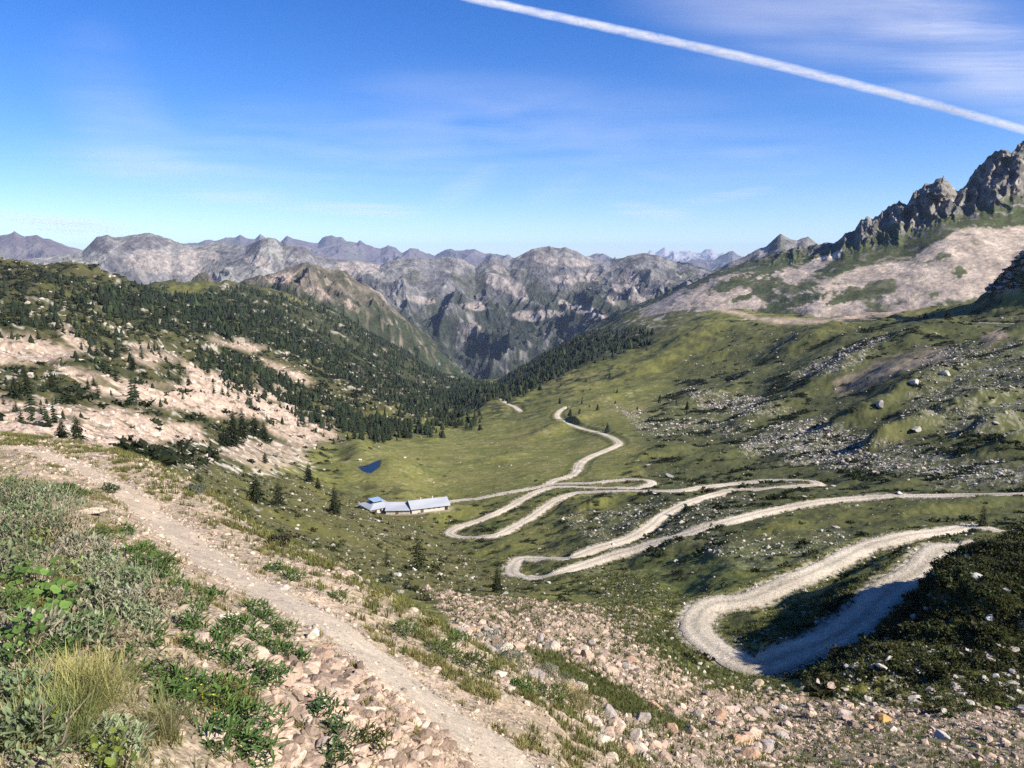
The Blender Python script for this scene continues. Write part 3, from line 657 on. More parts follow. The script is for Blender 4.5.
rows_f = [[(660,310,2700),(900,310,2700)], [(660,290,3200),(720,283,3200),(780,264,3200),(840,266,3200),(900,280,3200)],
 [(660,288,3800),(690,280,3800),(705,274,3800),(720,268,3800),(730,262,3800),(740,258.5,3800),(752,253,3800),(760,248,3800),(766,246,3800),(772,240.5,3800),(778,235.5,3800),(781,234,3800),(785,236.5,3800),(790,238.5,3800),(797,240,3800),(803,237.5,3800),(808,237.5,3800),(813,240,3800),(820,245,3800),(830,251,3800),(860,262,3800),(900,280,3800)],
 [(660,310,4600),(900,310,4600)], [(660,330,5400),(900,330,5400)]]
range_mesh('mountain_range', rows_f, 665, 895, 360, (40, 120, 20, 6), 500, 110, MR, c_pyr, 47, crestj=9, stretch=1.5, oct_=7)
# the near peak with its crags and scree, right
rows_p = [[(630,345,1300),(700,335,1230),(760,333,1180),(830,335,1110),(900,322,1100),(960,308,1110),(1024,300,1140),(1180,290,1220)],
 [(630,322,1520),(700,302,1420),(760,296,1360),(830,292,1260),(900,277,1265),(960,262,1290),(1024,252,1330),(1180,236,1430)],
 [(630,316,1740),(700,284,1630),(740,273,1570),(800,270,1470),(848,264,1400),(900,255,1410),(955,232,1440),(1024,226,1490),(1180,210,1600)],
 [(630,312,1900),(660,301,1900),(680,289,1860),(700,279,1810),(712,273,1800),(720,270,1790),(735,266,1770),(745,262,1750),(758,258,1730),(770,254,1710),(780,251,1700),(790,249,1690),(800,246,1680),(808,246,1670),(815,243.5,1660),(822,243.5,1650),(828,241,1640),(834,242,1630),(838,240,1620),(842,236,1610),(845,232,1600),(850,232,1601),(855,229.5,1602),(858,224,1603),(862,218,1604),(865,219,1604),(868,216,1605),(873,217,1606),(878,214.5,1607),(884,210,1609),(890,206,1610),(896,203,1613),(901,201,1616),(904,202,1618),(907,203,1620),(911,197,1622),(915,192,1624),(920,188,1627),(925,185,1630),(931,182,1633),(935,180,1635),(939,179.5,1638),(943,178,1640),(947,180,1644),(951,184,1647),(957,190,1652),(960,190,1655),(963,187,1658),(967,182,1661),(971,177,1665),(975,170,1668),(980,164,1672),(985,158,1677),(990,154,1681),(995,150,1686),(1000,149,1690),(1004,148,1694),(1008,148.5,1698),(1012,152,1702),(1015,150,1706),(1019,143,1710),(1024,140,1715),(1035,132,1725),(1060,120,1746),(1100,122,1781),(1180,140,1850)],
 [(630,335,2100),(760,290,2050),(1024,190,2150),(1180,200,2300)],
 [(630,350,2700),(1180,330,2800)]]
def cliffy(name, rows, lo, hi, ncol, segs, mat, colfn, seed):
    crest = 3
    az = np.linspace(ray(lo, 260)[0], ray(hi, 260)[0], ncol)
    Lr, Tr = net_rows(rows, az, lin=(crest,))
    Rr = np.exp(Lr); Zr = Tr*Rr
    vs = np.concatenate([np.linspace(i, i+1, n, endpoint=False) for i, n in enumerate(segs)]+[[len(segs)]])
    i0 = np.clip(vs.astype(int), 0, len(segs)-1); f = (vs-i0)[:, None]
    r = Rr[i0]*(1-f)+Rr[i0+1]*f; z = Zr[i0]*(1-f)+Zr[i0+1]*f
    A = az[None]*np.ones((len(vs), 1)); vv = vs[:, None]*np.ones((1, ncol))
    px = 512+(np.tan(A))*770*.98
    H = np.maximum(Zr[3]-Zr[2], 1)[None]
    env = sstep(2.08, 2.5, vv)*(1-.5*sstep(2.8, 3.0, vv))+.35*sstep(3, 3.3, vv)
    # buttresses and gullies run down the face: push the face towards and away from the viewer
    sx = A*1450/95.; sz = z/150.
    w = fbm(sx*.8, sz*1.2, 4, seed+3)*.55
    but = ridged(sx+w+.35*sz, sz*.42+w, 6, seed)
    but2 = ridged(sx*3.1+w*2-.5*sz, sz*1.6, 5, seed+9)
    amp = np.clip(H*.62, 8, 70)
    dr = -(but-.40)*amp*1.25*env-(but2-.4)*amp*.42*env
    dr = dr-env*amp*.22*(fbm(sx*9, sz*9, 4, seed+21))
    r = r+dr
    z = z+env*amp*.14*(ridged(sx*4, r/60., 4, seed+30)-.4)
    z = z+9*(ridged(sx*6.5, sz*2, 5, seed+33)-.5)*np.exp(-((vv-3)/.10)**2)*np.clip(H/90, .15, 1)
    scr = 1-sstep(1.8, 2.2, vv)
    x, y = r*np.sin(A), r*np.cos(A)
    z = z+scr*(band(x, y, r, .004, .05, 91, slope=1., lmax=60)*.045)*sstep(0, .2, vv)
    gz_r = np.gradient(z, axis=0); gz_a = np.gradient(z, axis=1)
    px, py = project(x, y, z)
    c = colfn(dict(x=x, y=y, z=z, r=r, v=vv, px=px, py=py, sx=A*1450/260., sy=z/160.+r/900., slope=gz_r))
    o = np_mesh(name, np.stack([x, y, z], -1).reshape(-1, 3), grid_faces(len(vs), ncol), mat, cols=np.clip(c, 0, 1).reshape(-1, 3))
    tag(o, kind='structure')
    return o
MPK = mat_attr('peak_rock', ((.05, .2), (.25, .3)), ((.12, 1.1), (.5, .35)))
cliffy('craggy_peak', rows_p, 640, 1170, 760, (60, 110, 230, 24, 6), MPK, c_peak, 61)
# ================================================================== TEMPLATES
def ico(sub, seed=0, flat=.75, jag=.28):
    bm = bmesh.new(); bmesh.ops.create_icosphere(bm, subdivisions=sub, radius=1.)
    V = np.array([v.co[:] for v in bm.verts]); Fc = np.array([[v.index for v in f.verts] for f in bm.faces]); bm.free()
    g = np.random.default_rng(seed)
    for k in range(9):                                              # cut flat faces like broken stone
        n = g.normal(size=3); n /= np.linalg.norm(n); d = g.uniform(.45, .85)
        t = V@n; V = V-np.outer(np.maximum(t-d, 0), n)
    V = V*(1+jag*.35*(fbm(V[:, 0]*1.7+seed, V[:, 1]*1.7+V[:, 2]*1.3, 3, seed))[:, None])
    V = V*np.array([1, g.uniform(.65, .95), flat*g.uniform(.75, 1.1)])
    return V, Fc
import bmesh
ROCK0 = [ico(1, 100+i, .75) for i in range(7)]                      # 20 faces
ROCK1 = [ico(2, 200+i, .72) for i in range(7)]
ROCK2 = [ico(3, 300+i, .70) for i in range(6)]
def inst(T, pos, scale, rotz, cols=None, tilt=None, zs=None):
    """numpy copies of a template -> one vertex/face block.  T=(V,F[,C])"""
    V, Fc = T[0], T[1]; n = len(pos)
    c, s = np.cos(rotz), np.sin(rotz)
    P = V[None]*np.asarray(scale).reshape(n, 1, -1)
    if tilt is not None:
        ct, st = np.cos(tilt), np.sin(tilt)
        y = P[..., 1]*ct[:, None]-P[..., 2]*st[:, None]; z = P[..., 1]*st[:, None]+P[..., 2]*ct[:, None]
        P = np.stack([P[..., 0], y, z], -1)
    x = P[..., 0]*c[:, None]-P[..., 1]*s[:, None]; y = P[..., 0]*s[:, None]+P[..., 1]*c[:, None]
    P = np.stack([x, y, P[..., 2]], -1)+np.asarray(pos)[:, None]
    Fo = Fc[None]+(np.arange(n)*len(V))[:, None, None]
    Co = None
    if cols is not None:
        base = T[2][None] if len(T) > 2 else np.ones((1, len(V), 3))
        Co = (base*np.asarray(cols)[:, None]).reshape(-1, 3)
    return P.reshape(-1, 3), Fo.reshape(-1, Fc.shape[1]), Co
def join(blocks):
    Vs, Fs, Cs = [], {}, []; o = 0
    for V, Fc, Co in blocks:
        Vs.append(V); Fs.setdefault(Fc.shape[1], []).append(Fc+o); Cs.append(Co); o += len(V)
    return np.vstack(Vs), [np.vstack(f) for f in Fs.values()], np.vstack(Cs)
def leaf_mat(name, tr=.35, rough=.7):
    m, nt, b = mat_new(name); L = nt.links.new
    at = nn(nt, 'ShaderNodeAttribute'); at.attribute_name = 'Col'
    b.inputs['Roughness'].default_value = rough; b.inputs['Specular IOR Level'].default_value = .2
    L(at.outputs['Color'], b.inputs['Base Color'])
    t = nn(nt, 'ShaderNodeBsdfTranslucent'); L(at.outputs['Color'], t.inputs['Color'])
    mx = nn(nt, 'ShaderNodeMixShader'); mx.inputs[0].default_value = tr
    L(b.outputs[0], mx.inputs[1]); L(t.outputs[0], mx.inputs[2]); L(mx.outputs[0], nt.nodes['Material Output'].inputs['Surface'])
    return m
LEAF = leaf_mat('foliage'); NEEDLE = leaf_mat('conifer_needles', .12, .85)
STONEM = mat_attr('weathered_stone', ((2., .2), (11., .25), (45., .15)), ((6., .05), (40., .008)), .9)
FARSTONE = mat_attr('far_stone', ((.6, .2),), ((1.2, .2),), .92)
BARK, nt_, b_ = mat_new('bark'); b_.inputs['Base Color'].default_value = (.10, .075, .055, 1)
# ---- foliage templates
def clump(n, seed, flat=.6, leaf=.22, lo=.35):
    """a low cushion of leaf-sized faces; unit radius"""
    g = np.random.default_rng(seed); V = []; Fc = []; Cc = []
    for i in range(n):
        d = g.normal(size=3); d[2] = abs(d[2]); d /= np.linalg.norm(d)
        p = d*g.uniform(.45, 1.)*np.array([1, 1, flat])*(1+.35*math.sin(3*math.atan2(d[1], d[0])+seed))
        a = g.normal(size=3)+d*.4; a /= np.linalg.norm(a); b = np.cross(a, g.normal(size=3)); b /= np.linalg.norm(b)
        s = leaf*g.uniform(.6, 1.4); k = len(V)
        V += [p-a*s*.5, p+b*s*.4, p+a*s*.8, p-b*s*.4]; Fc.append([k, k+1, k+2, k+3])
        c = g.uniform(.7, 1.3); Cc += [[c*g.uniform(.9, 1.1), c, c*g.uniform(.8, 1.1)]]*4
    return np.array(V), np.array(Fc), np.array(Cc)
SCR = [clump(46, 400+i, .55, .42) for i in range(5)]
SCRH = [clump(170, 420+i, .6, .23) for i in range(5)]
def conifer_far(seed, layers=3, sides=6):
    g = np.random.default_rng(seed); V = []; Fc = []; Cc = []
    for l in range(layers):
        zb = .10+.78*l/layers; zt = min(1., zb+.62*(1-l/layers)+.12); r = .21*(1-l/layers)**.8+.03
        k = len(V)
        for j in range(sides):
            a = 2*PI*(j+.5*(l % 2))/sides; rr = r*g.uniform(.65, 1.25)
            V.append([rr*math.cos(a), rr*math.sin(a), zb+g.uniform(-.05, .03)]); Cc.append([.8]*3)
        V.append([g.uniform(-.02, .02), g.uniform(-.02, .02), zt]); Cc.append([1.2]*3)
        for j in range(sides): Fc.append([k+j, k+(j+1) % sides, k+sides])
    return np.array(V), np.array(Fc), np.array(Cc)
def conifer_mid(seed, layers=11, spikes=11, droop=.35, width=.19):
    g = np.random.default_rng(seed); V = []; Fc = []; Cc = []
    lean = g.uniform(-.02, .02, 2)
    for l in range(layers):
        t = l/(layers-1); z = .10+.86*t; R0 = width*(1-t)**.75*(1.1 if t > .08 else .8)+.012
        for j in range(spikes):
            a = 2*PI*(j+g.uniform(-.4, .4))/spikes+l*.7; rr = R0*g.uniform(.55, 1.25); h = .045*(1-t*.5)
            if g.random() < .12: continue
            d = np.array([math.cos(a), math.sin(a), 0]); s = np.array([-d[1], d[0], 0])*rr*.34
            o = np.array([lean[0]*z, lean[1]*z, z]); tip = o+d*rr-np.array([0, 0, droop*rr])
            k = len(V); V += [o+np.array([0, 0, h]), o+d*rr*.55+s-np.array([0, 0, droop*rr*.5]), tip, o+d*rr*.55-s-np.array([0, 0, droop*rr*.5])]
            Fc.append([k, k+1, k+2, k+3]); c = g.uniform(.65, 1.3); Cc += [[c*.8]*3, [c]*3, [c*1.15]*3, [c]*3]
    k = len(V); V += [[-.012, 0, .9], [.012, 0, .9], [lean[0], lean[1], 1.]]; V += [[0, 0, .93]]; Fc.append([k, k+1, k+2, k+3]); Cc += [[1.]*3]*4
    return np.array(V), np.array(Fc), np.array(Cc)
def conifer_near(seed, branches=90, width=.2, airy=.0):
    """whorled limbs, each set with sprays of needles"""
    g = np.random.default_rng(seed); V = []; Fc = []; Cc = []
    for i in range(branches):
        t = (i+g.uniform(0, 1))/branches; z = .06+.90*t; a = i*2.4+g.uniform(-.3, .3)
        R0 = width*(1-t)**.7*g.uniform(.6, 1.2)+.015
        d = np.array([math.cos(a), math.sin(a), 0]); sd = np.array([-d[1], d[0], 0])
        c = g.uniform(.7, 1.3)
        for q in range(9):
            u = (q+1)/9; 
            if g.random() < airy: continue
            p = np.array([0, 0, z])+d*R0*u+np.array([0, 0, .05*R0*u-.42*R0*u*u])
            for w_ in (-1, 1):
                ln = R0*.34*g.uniform(.6, 1.2)*(1.1-.5*u); dd = d*.55+sd*w_*.8+np.array([0, 0, g.uniform(-.55, .15)])
                nrm = np.array([0, 0, 1.])*ln*.32+d*ln*g.uniform(-.12, .12)
                k = len(V); V += [p, p+dd*ln*.6+nrm, p+dd*ln, p+dd*ln*.5-nrm]; Fc.append([k, k+1, k+2, k+3])
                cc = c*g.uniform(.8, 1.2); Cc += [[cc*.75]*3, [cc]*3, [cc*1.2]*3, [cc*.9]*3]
    return np.array(V), np.array(Fc), np.array(Cc)
def trunk_mesh(h, r, lean=0):
    V = []; n = 7; k = 6
    for i in range(k+1):
        t = i/k
        for j in range(n):
            a = 2*PI*j/n; rr = r*(1-.93*t)*(1.35 if i == 0 else 1)
            V.append([rr*math.cos(a)+lean*t*t, rr*math.sin(a), -.25+(h+.2)*t])
    Fc = [[i*n+j, i*n+(j+1) % n, (i+1)*n+(j+1) % n, (i+1)*n+j] for i in range(k) for j in range(n)]
    return np.array(V), np.array(Fc)
CF = [conifer_far(500+i) for i in range(6)]; CM = [conifer_mid(520+i) for i in range(6)]
# ================================================================== WHERE THINGS STAND
TEg = Z/RG
VIS = np.ones(SH, bool); cm = np.maximum.accumulate(TEg, axis=0); VIS[1:] = TEg[1:] >= cm[:-1]-np.where(RG[1:] < 130, .09, .006)
dAz = np.gradient(AZ)[None]; dL = np.gradient(LG)[:, None]
AREA = RG*RG*dAz*dL
INF = (PX > -40) & (PX < 1064) & (PY < 800) & VIS
HID = (PX > -500) & (PX < 1100) & ~VIS & (RG < 140)
def scatter(mask, n, seed, size_w=0., inf=None):
    """n ground points, evenly per square metre where mask allows (size_w tips the count towards the camera)"""
    g = np.random.default_rng(seed)
    p = (mask*AREA*(INF if inf is None else inf)*np.power(RG, -size_w)).ravel(); cs = np.cumsum(p)
    if cs[-1] <= 0: return np.zeros((0, 3)), np.zeros(0, int)
    k = np.searchsorted(cs, g.random(n)*cs[-1]); k = np.clip(k, 0, len(cs)-1)
    i, j = np.unravel_index(k, SH)
    az = AZ[j]+(g.random(n)-.5)*dAz[0, j]; L = LG[i]+(g.random(n)-.5)*dL[i, 0]
    r = np.exp(L); x, y = r*np.sin(az), r*np.cos(az)
    return np.column_stack([x, y, G.z(x, y)]), k
def gz(x, y): return float(G.z(np.array([x]), np.array([y]))[0])
DARK = 1-sstep(.045, .075, COL.sum(-1)*.5)
STN = sstep(.5, .75, COL.sum(-1))*(1-ROADMASK)*(1-SHOULDER)
OFFROAD = (DB > .8).astype(float)
# ================================================================== FAR AND MIDDLE SCATTER
def rocks(name, P, S, cols, T, mat, seed, sink=.25, flat=1.):
    g = np.random.default_rng(seed); bl = []
    k = g.integers(0, len(T), len(P))
    for t in range(len(T)):
        m = k == t
        if not m.any(): continue
        s = S[m][:, None]*np.column_stack([g.uniform(.75, 1.3, m.sum()), g.uniform(.75, 1.2, m.sum()), g.uniform(.6, 1.15, m.sum())*flat])
        p = P[m].copy(); p[:, 2] += S[m]*(.35-sink)
        bl.append(inst(T[t], p, s, g.uniform(0, 6.28, m.sum()), cols[m], g.uniform(-.35, .35, m.sum())))
    V, Fc, Co = join(bl)
    o = np_mesh(name, V, Fc, mat, smooth=False, cols=Co); return tag(o, kind='stuff')
def stone_cols(n, g, base=(.40, .36, .31), var=.25, pink=.3):
    c = np.ones((n, 3))*np.array(base); t = g.random(n)[:, None]*pink
    c = c*(1-t)+np.array([.42, .29, .21])*t
    return c*g.uniform(1-var, 1+var, n)[:, None]
g = np.random.default_rng(11)
def pareto(n, lo, hi, a=1.6): 
    u = g.random(n); return (lo**-a-u*(lo**-a-hi**-a))**(-1/a)
# boulder litter of the right-hand slope
msk = (.012+SFM**1.3*(.25+sstep(-.2, .3, NB1+.5*NB2)))*np.maximum(RSL, SFM > .2)*OFFROAD*(RG > 110)*(RG < 1100)
P, k = scatter(msk, 22000, 21, .6); S = pareto(len(P), .18, 1.5, 1.9)*(.55+.45*P[:, 1]/300).clip(.5, 1.7)
rocks('boulder_litter', P, S, stone_cols(len(P), g, (.30, .28, .245), .35, .25), ROCK0, FARSTONE, 22)
# slopes and scree of the left side
msk = (.10+STN*.9)*LSL*OFFROAD*(RG > 60)*(RG < 1300)
P, k = scatter(msk, 9000, 23, .6); S = pareto(len(P), .22, 2.1, 1.4)*(.5+.5*P[:, 1]/300).clip(.5, 2.)
rocks('boulder_litter', P, S, stone_cols(len(P), g, (.38, .33, .275), .3, .35), ROCK0, FARSTONE, 24)
# meadows, roadsides and the dark slope
msk = (.05+.6*STN+.35*DS)*(1-LSL)*(1-RSL)*(1-GS)*OFFROAD*(RG > 40)*(RG < 700)*(1-.6*MEAD)
P, k = scatter(msk, 4200, 25, .8); S = pareto(len(P), .09, .9, 1.9)*(.5+.5*P[:, 1]/200).clip(.5, 1.6)
rocks('boulder_litter', P, S, stone_cols(len(P), g, (.31, .295, .25), .3, .15), ROCK0, FARSTONE, 26)
rk_ = zone([(975,290),(990,262),(1000,255),(1040,243),(1064,290)], 500, 1200, 4)
P, k = scatter(rk_, 420, 121, .3); S = pareto(len(P), .8, 4.5, 1.4)
rocks('boulder_litter', P, S, stone_cols(len(P), g, (.27, .25, .22), .35, .15), ROCK1, FARSTONE, 122)
# ---- dwarf shrubs
def scrub(name, P, S, col, T, seed, mat=LEAF, var=.3):
    g = np.random.default_rng(seed); bl = []; k = g.integers(0, len(T), len(P))
    for t in range(len(T)):
        m = k == t; n = m.sum()
        if not n: continue
        s = S[m][:, None]*np.column_stack([g.uniform(.8, 1.3, n), g.uniform(.8, 1.3, n), g.uniform(.6, 1.1, n)])
        p = P[m].copy(); p[:, 2] -= .08*S[m]
        c = np.array(col)*g.uniform(1-var, 1+var, (n, 1))*g.uniform(.9, 1.1, (n, 3))
        bl.append(inst(T[t], p, s, g.uniform(0, 6.28, n), c))
    V, Fc, Co = join(bl); o = np_mesh(name, V, Fc, mat, cols=Co, smooth=False); return tag(o, kind='stuff')
DKM = np.clip(DARK, 0, 1)
P, k = scatter((DKM**1.5+.008)*RSL*OFFROAD*(RG > 110)*(RG < 1300), 7000, 31, .7); S = pareto(len(P), .45, 2.4, 1.7)*(.6+.4*P[:, 1]/300).clip(.6, 1.8)
P2, k2 = scatter(rk_, 500, 123, .3); P = np.vstack([P, P2]); S = np.concatenate([S, pareto(len(P2), 1.2, 4., 1.5)])
scrub('juniper_scrub', P, S, (.028, .036, .014), SCR, 32)
P, k = scatter((DKM*.8+.03)*LSL*OFFROAD*(RG > 70)*(RG < 1500), 11000, 33, .7); S = 1.35*pareto(len(P), .6, 3.0, 1.5)*(.6+.4*P[:, 1]/300).clip(.6, 1.8)
scrub('dwarf_pine_scrub', P, S, (.027, .036, .015), SCR, 34)
P, k = scatter((DKM*(1-.5*DS)+.10*DS+.02)*(1-RSL)*(1-LSL)*(1-GS)*OFFROAD*(RG > 45)*(RG < 600)*(1-.85*MEAD), 2600, 35, .9); S = pareto(len(P), .25, 1.4, 1.6)*(.6+.4*P[:, 1]/200).clip(.6, 1.5)
scrub('heath_scrub', P, S, (.042, .046, .018), SCR, 36)
P, k = scatter((RG > 11)*(PX < 520)*1., 2600, 135, .8, HID); S = pareto(len(P), .2, 1.1, 1.6)
scrub('heath_scrub', P, S, (.046, .05, .02), SCR, 136)
P, k = scatter((RG > 11)*1., 2600, 137, .8, HID); S = pareto(len(P), .06, .5, 1.7)
rocks('boulder_litter', P, S, stone_cols(len(P), g, (.36, .32, .27), .3, .3), ROCK0, FARSTONE, 138)
# ---- forests
def forest(mask, n, seed, hlo, hhi, w=.35):
    P, k = scatter(mask, n, seed, w); g = np.random.default_rng(seed+1)
    return P, (hlo*.7+(hhi*1.1-hlo*.7)*g.random(len(P))**1.5)*g.uniform(.8, 1.1, len(P))
clus = sstep(-.2, .1, band(X, Y, RG, .006, .10, 231)+.25*NB3)
SCR_FREE = 1-sstep(.72, .95, COL.sum(-1))
F1P, F1H = forest(FF*(.05+.95*clus)*(.06+.94*SCR_FREE), 8500, 41, 6, 12)
strip = zone([(195,348),(262,368),(330,398),(425,428),(430,436),(370,440),(310,425),(250,398),(200,368)], 300, 1800, 5)
F2P, F2H = forest(strip*(.05+.95*clus)*(.2+.8*SCR_FREE), 900, 43, 6, 12)
FRm = zone([(480,396),(500,384),(560,347),(610,330),(650,328),(648,346),(590,362),(548,382),(505,402)], 700, 2600, 3)
F3P, F3H = forest(FRm*(.25+.75*clus), 2100, 45, 6, 12)
edge = zone([(325,420),(420,400),(470,398),(480,420),(420,440),(330,442)], 350, 1600, 4)
F4P, F4H = forest(edge*clus, 330, 47, 6, 12)
up = zone([(-40,268),(60,276),(100,292),(140,345),(180,350),(150,365),(60,345),(-40,335)], 300, 1600, 5)
F5P, F5H = forest(up*(.1+.9*clus)*(.1+.9*SCR_FREE), 420, 49, 5, 11)
low = zone([(-40,372),(45,372),(60,385),(60,410),(90,425),(60,440),(-40,432)], 90, 500, 5)
F6P, F6H = forest(low*(.3+.7*clus), 60, 51, 2.4, 4.6)
mid = zone([(60,350),(150,352),(250,372),(300,400),(320,430),(260,440),(150,415),(60,390)], 150, 900, 5)
F7P, F7H = forest(mid*(.15+.85*clus), 90, 53, 5, 10)
mass = zone([(455,430),(425,425),(430,418),(475,420),(478,432)], 300, 1500, 3)
F8P, F8H = forest(mass, 60, 55, 7, 12)
right_few = zone([(560,385),(640,380),(760,400),(700,440),(540,420)], 300, 1200, 6)
F9P, F9H = forest(right_few*.5, 26, 57, 4, 7)
pools = [(F1P, F1H, 'dark conifer on the forested slope left of the valley', 'conifers of the forested left slope'),
 (F2P, F2H, 'dark conifer in the strip of forest above the meadow', 'conifers in the forest strip above the meadow'),
 (F3P, F3H, 'dark conifer on the wooded spur right of the valley mouth', 'conifers of the wooded spur'),
 (F4P, F4H, 'conifer at the forest edge behind the pond meadow', 'conifers at the forest edge behind the pond'),
 (F5P, F5H, 'stunted conifer among scrub above the left track', 'stunted conifers above the left track'),
 (F6P, F6H, 'conifer on the near stony slope just beyond the path', 'conifers on the near stony slope at left'),
 (F7P, F7H, 'lone conifer between the pink scree bands', 'scattered conifers between the scree bands'),
 (F8P, F8H, 'conifer in the small dark grove by the valley road', 'conifers in the small grove by the valley road'),
 (F9P, F9H, 'small conifer standing alone on the grassy right slope', 'small conifers on the grassy right slope')]
# the trees that show largest stand as trees of their own, the rest is the far wood
allP = np.vstack([q[0] for q in pools]); allH = np.concatenate([q[1] for q in pools]); src = np.concatenate([np.full(len(q[0]), i) for i, q in enumerate(pools)])
app = allH/np.hypot(allP[:, 0], allP[:, 1])
order = np.argsort(-app); NIND = 250
MIDME = []
for i, T in enumerate(CM):
    V, Fc, Cc = T
    tv, tf = trunk_mesh(.9, .018)
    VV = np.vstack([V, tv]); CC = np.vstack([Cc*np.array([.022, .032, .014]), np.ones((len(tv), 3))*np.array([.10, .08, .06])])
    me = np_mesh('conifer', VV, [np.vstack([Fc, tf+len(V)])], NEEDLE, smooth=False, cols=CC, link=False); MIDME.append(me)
gg = np.random.default_rng(61)
for q in order[:NIND]:
    o = bpy.data.objects.new('conifer', MIDME[gg.integers(0, 6)]); C.objects.link(o)
    o.location = allP[q]; h = allH[q]; wv = gg.uniform(.85, 1.35); o.scale = (h*wv, h*wv, h); o.rotation_euler = (0, 0, gg.uniform(0, 6.28))
    tag(o, pools[src[q]][2], 'tree', pools[src[q]][3])
rest = order[NIND:]; bl = []
kk = gg.integers(0, 6, len(rest))
for t in range(6):
    m = rest[kk == t]; n = len(m)
    near = app[m] > .014
    for T, mm in ((CM[t], m[near]), (CF[t], m[~near])):
        n = len(mm)
        if not n: continue
        wv = gg.uniform(.7, 1.6, n)*allH[mm]
        c = np.array([.018, .026, .012])*gg.uniform(.5, 1.6, (n, 1))*gg.uniform(.9, 1.1, (n, 3)); c = c*np.where(gg.random((n, 1)) < .12, np.array([[1.9, 1.8, 1.3]]), 1.)
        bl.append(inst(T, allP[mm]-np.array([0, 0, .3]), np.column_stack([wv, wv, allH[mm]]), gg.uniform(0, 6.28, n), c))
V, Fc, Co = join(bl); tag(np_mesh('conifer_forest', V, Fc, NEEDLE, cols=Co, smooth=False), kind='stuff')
# ---- the trees near enough to have a trunk and limbs to see
def near_tree(px, py, hpx, rmin, label, airy=.1, wid=.2, col=(.040, .055, .022), seed=0, cat='tree', grp=None, rmax=900):
    p = G.hit(px, py, rmin); d = math.hypot(p[0], p[1]); h = hpx/F*math.sqrt(d*d+p[2]**2)/.97
    root = empty('conifer_tree', tuple(p), random.uniform(0, 6.28)); tag(root, label, cat, grp)
    V, Fc, Cc = conifer_near(600+seed, 80, wid, airy)
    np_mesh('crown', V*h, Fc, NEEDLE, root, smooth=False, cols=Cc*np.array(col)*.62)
    tv, tf = trunk_mesh(h*.93, max(.04, h*.016)); np_mesh('trunk', tv, tf, BARK, root)
    return root
NT = [(419,570,43,70,'tall loose larch on the dark slope below the huts',.35,.22,(.050,.062,.024)),
 (497,592,27,60,'small dark conifer just left of the lower hairpin bend',.1,.24,(.038,.050,.020)),
 (387,567,20,70,'small spindly conifer left of the tall larch on the dark slope',.4,.24,(.050,.062,.024)),
 (335,514,30,110,'dense dark spruce left of the hut roofs',.0,.24,(.030,.042,.018)),
 (309,482,20,140,'broad dark spruce standing on pale stones above the pond meadow',.0,.30,(.032,.044,.019)),
 (318,489,13,140,'little spruce just right of the spruce on pale stones',.1,.28,(.034,.045,.019)),
 (256,503,30,80,'wide bushy spruce on the brow beyond the path',.15,.34,(.036,.050,.020)),
 (279,506,28,80,'open-crowned larch right of the bushy spruce on the brow',.35,.28,(.042,.054,.022)),
 (199,495,22,80,'short rounded spruce behind the edge of the path',.1,.36,(.034,.047,.019)),
 (211,457,17,120,'dark spruce at the near end of the pale stone patch',.05,.3,(.032,.044,.019)),
 (265,463,12,150,'small conifer on pale stones, behind the bushy spruce',.1,.3,(.034,.045,.019)),
 (234,446,34,150,'tallest spruce of the dark clump at the foot of the scree',.0,.26,(.028,.040,.017)),
 (243,438,30,150,'slender spruce at the back of the dark clump below the scree',.0,.24,(.030,.042,.018)),
 (255,436,24,150,'middle spruce of the dark clump below the scree',.0,.28,(.030,.042,.018)),
 (264,440,18,150,'low spruce at the right end of the dark clump below the scree',.0,.34,(.030,.042,.018)),
 (226,447,20,150,'bushy low spruce at the left foot of the dark clump',.0,.36,(.030,.042,.018)),
 (52,388,17,120,'leftmost upright spruce below the left track',.05,.26,(.030,.042,.018)),
 (28,396,22,120,'dark spruce at the left frame edge below the track',.05,.28,(.030,.042,.018)),
 (15,398,18,120,'bushy spruce nearest the left frame edge',.05,.32,(.030,.042,.018)),
 (133,369,15,200,'single spruce on the pale rock rib below the track',.05,.3,(.030,.042,.018)),
 (108,356,14,200,'spruce standing on the verge of the left track',.05,.3,(.030,.042,.018)),
 (77,440,24,70,'dark spruce behind the path at the far left brow',.1,.3,(.032,.044,.019)),
 (62,438,18,70,'short spruce at the far left brow, behind the path',.1,.34,(.032,.044,.019)),
 (982,527,20,45,'spindly little larch on the crest of the heath knoll',.35,.26,(.045,.058,.022)),
 (948,318,8,300,'dark little spruce beside the high right-hand track',.05,.45,(.030,.042,.018)),
 (925,319,6,300,'lowest rounded spruce beside the high right-hand track',.05,.5,(.030,.042,.018))]
for i, t in enumerate(NT): near_tree(t[0], t[1], t[2], t[3], t[4], t[5], t[6], t[7], i)
# ================================================================== POND, HUTS
wm, nt, b = mat_new('pond_water'); b.inputs['Base Color'].default_value = (.012, .025, .055, 1); b.inputs['Roughness'].default_value = .06; b.inputs['Specular IOR Level'].default_value = .3; b.inputs['IOR'].default_value = 1.12
nz_ = nn(nt, 'ShaderNodeTexNoise', Scale=1.2, Detail=3.0); bp = nn(nt, 'ShaderNodeBump'); bp.inputs['Distance'].default_value = .01
nt.links.new(nz_.outputs['Fac'], bp.inputs['Height']); nt.links.new(bp.outputs['Normal'], b.inputs['Normal'])
pl = catmull(np.vstack([pond, pond[:1]]), .8)[:-1]; big = pc+(pl-pc)*1.06
n = len(big); V = np.vstack([np.column_stack([big, np.full(n, pond_z)]), [[pc[0], pc[1], pond_z]]])
Fp = np.array([[i, (i+1) % n, n] for i in range(n)])
tag(np_mesh('pond_water', V, Fp, wm, smooth=False), kind='structure')
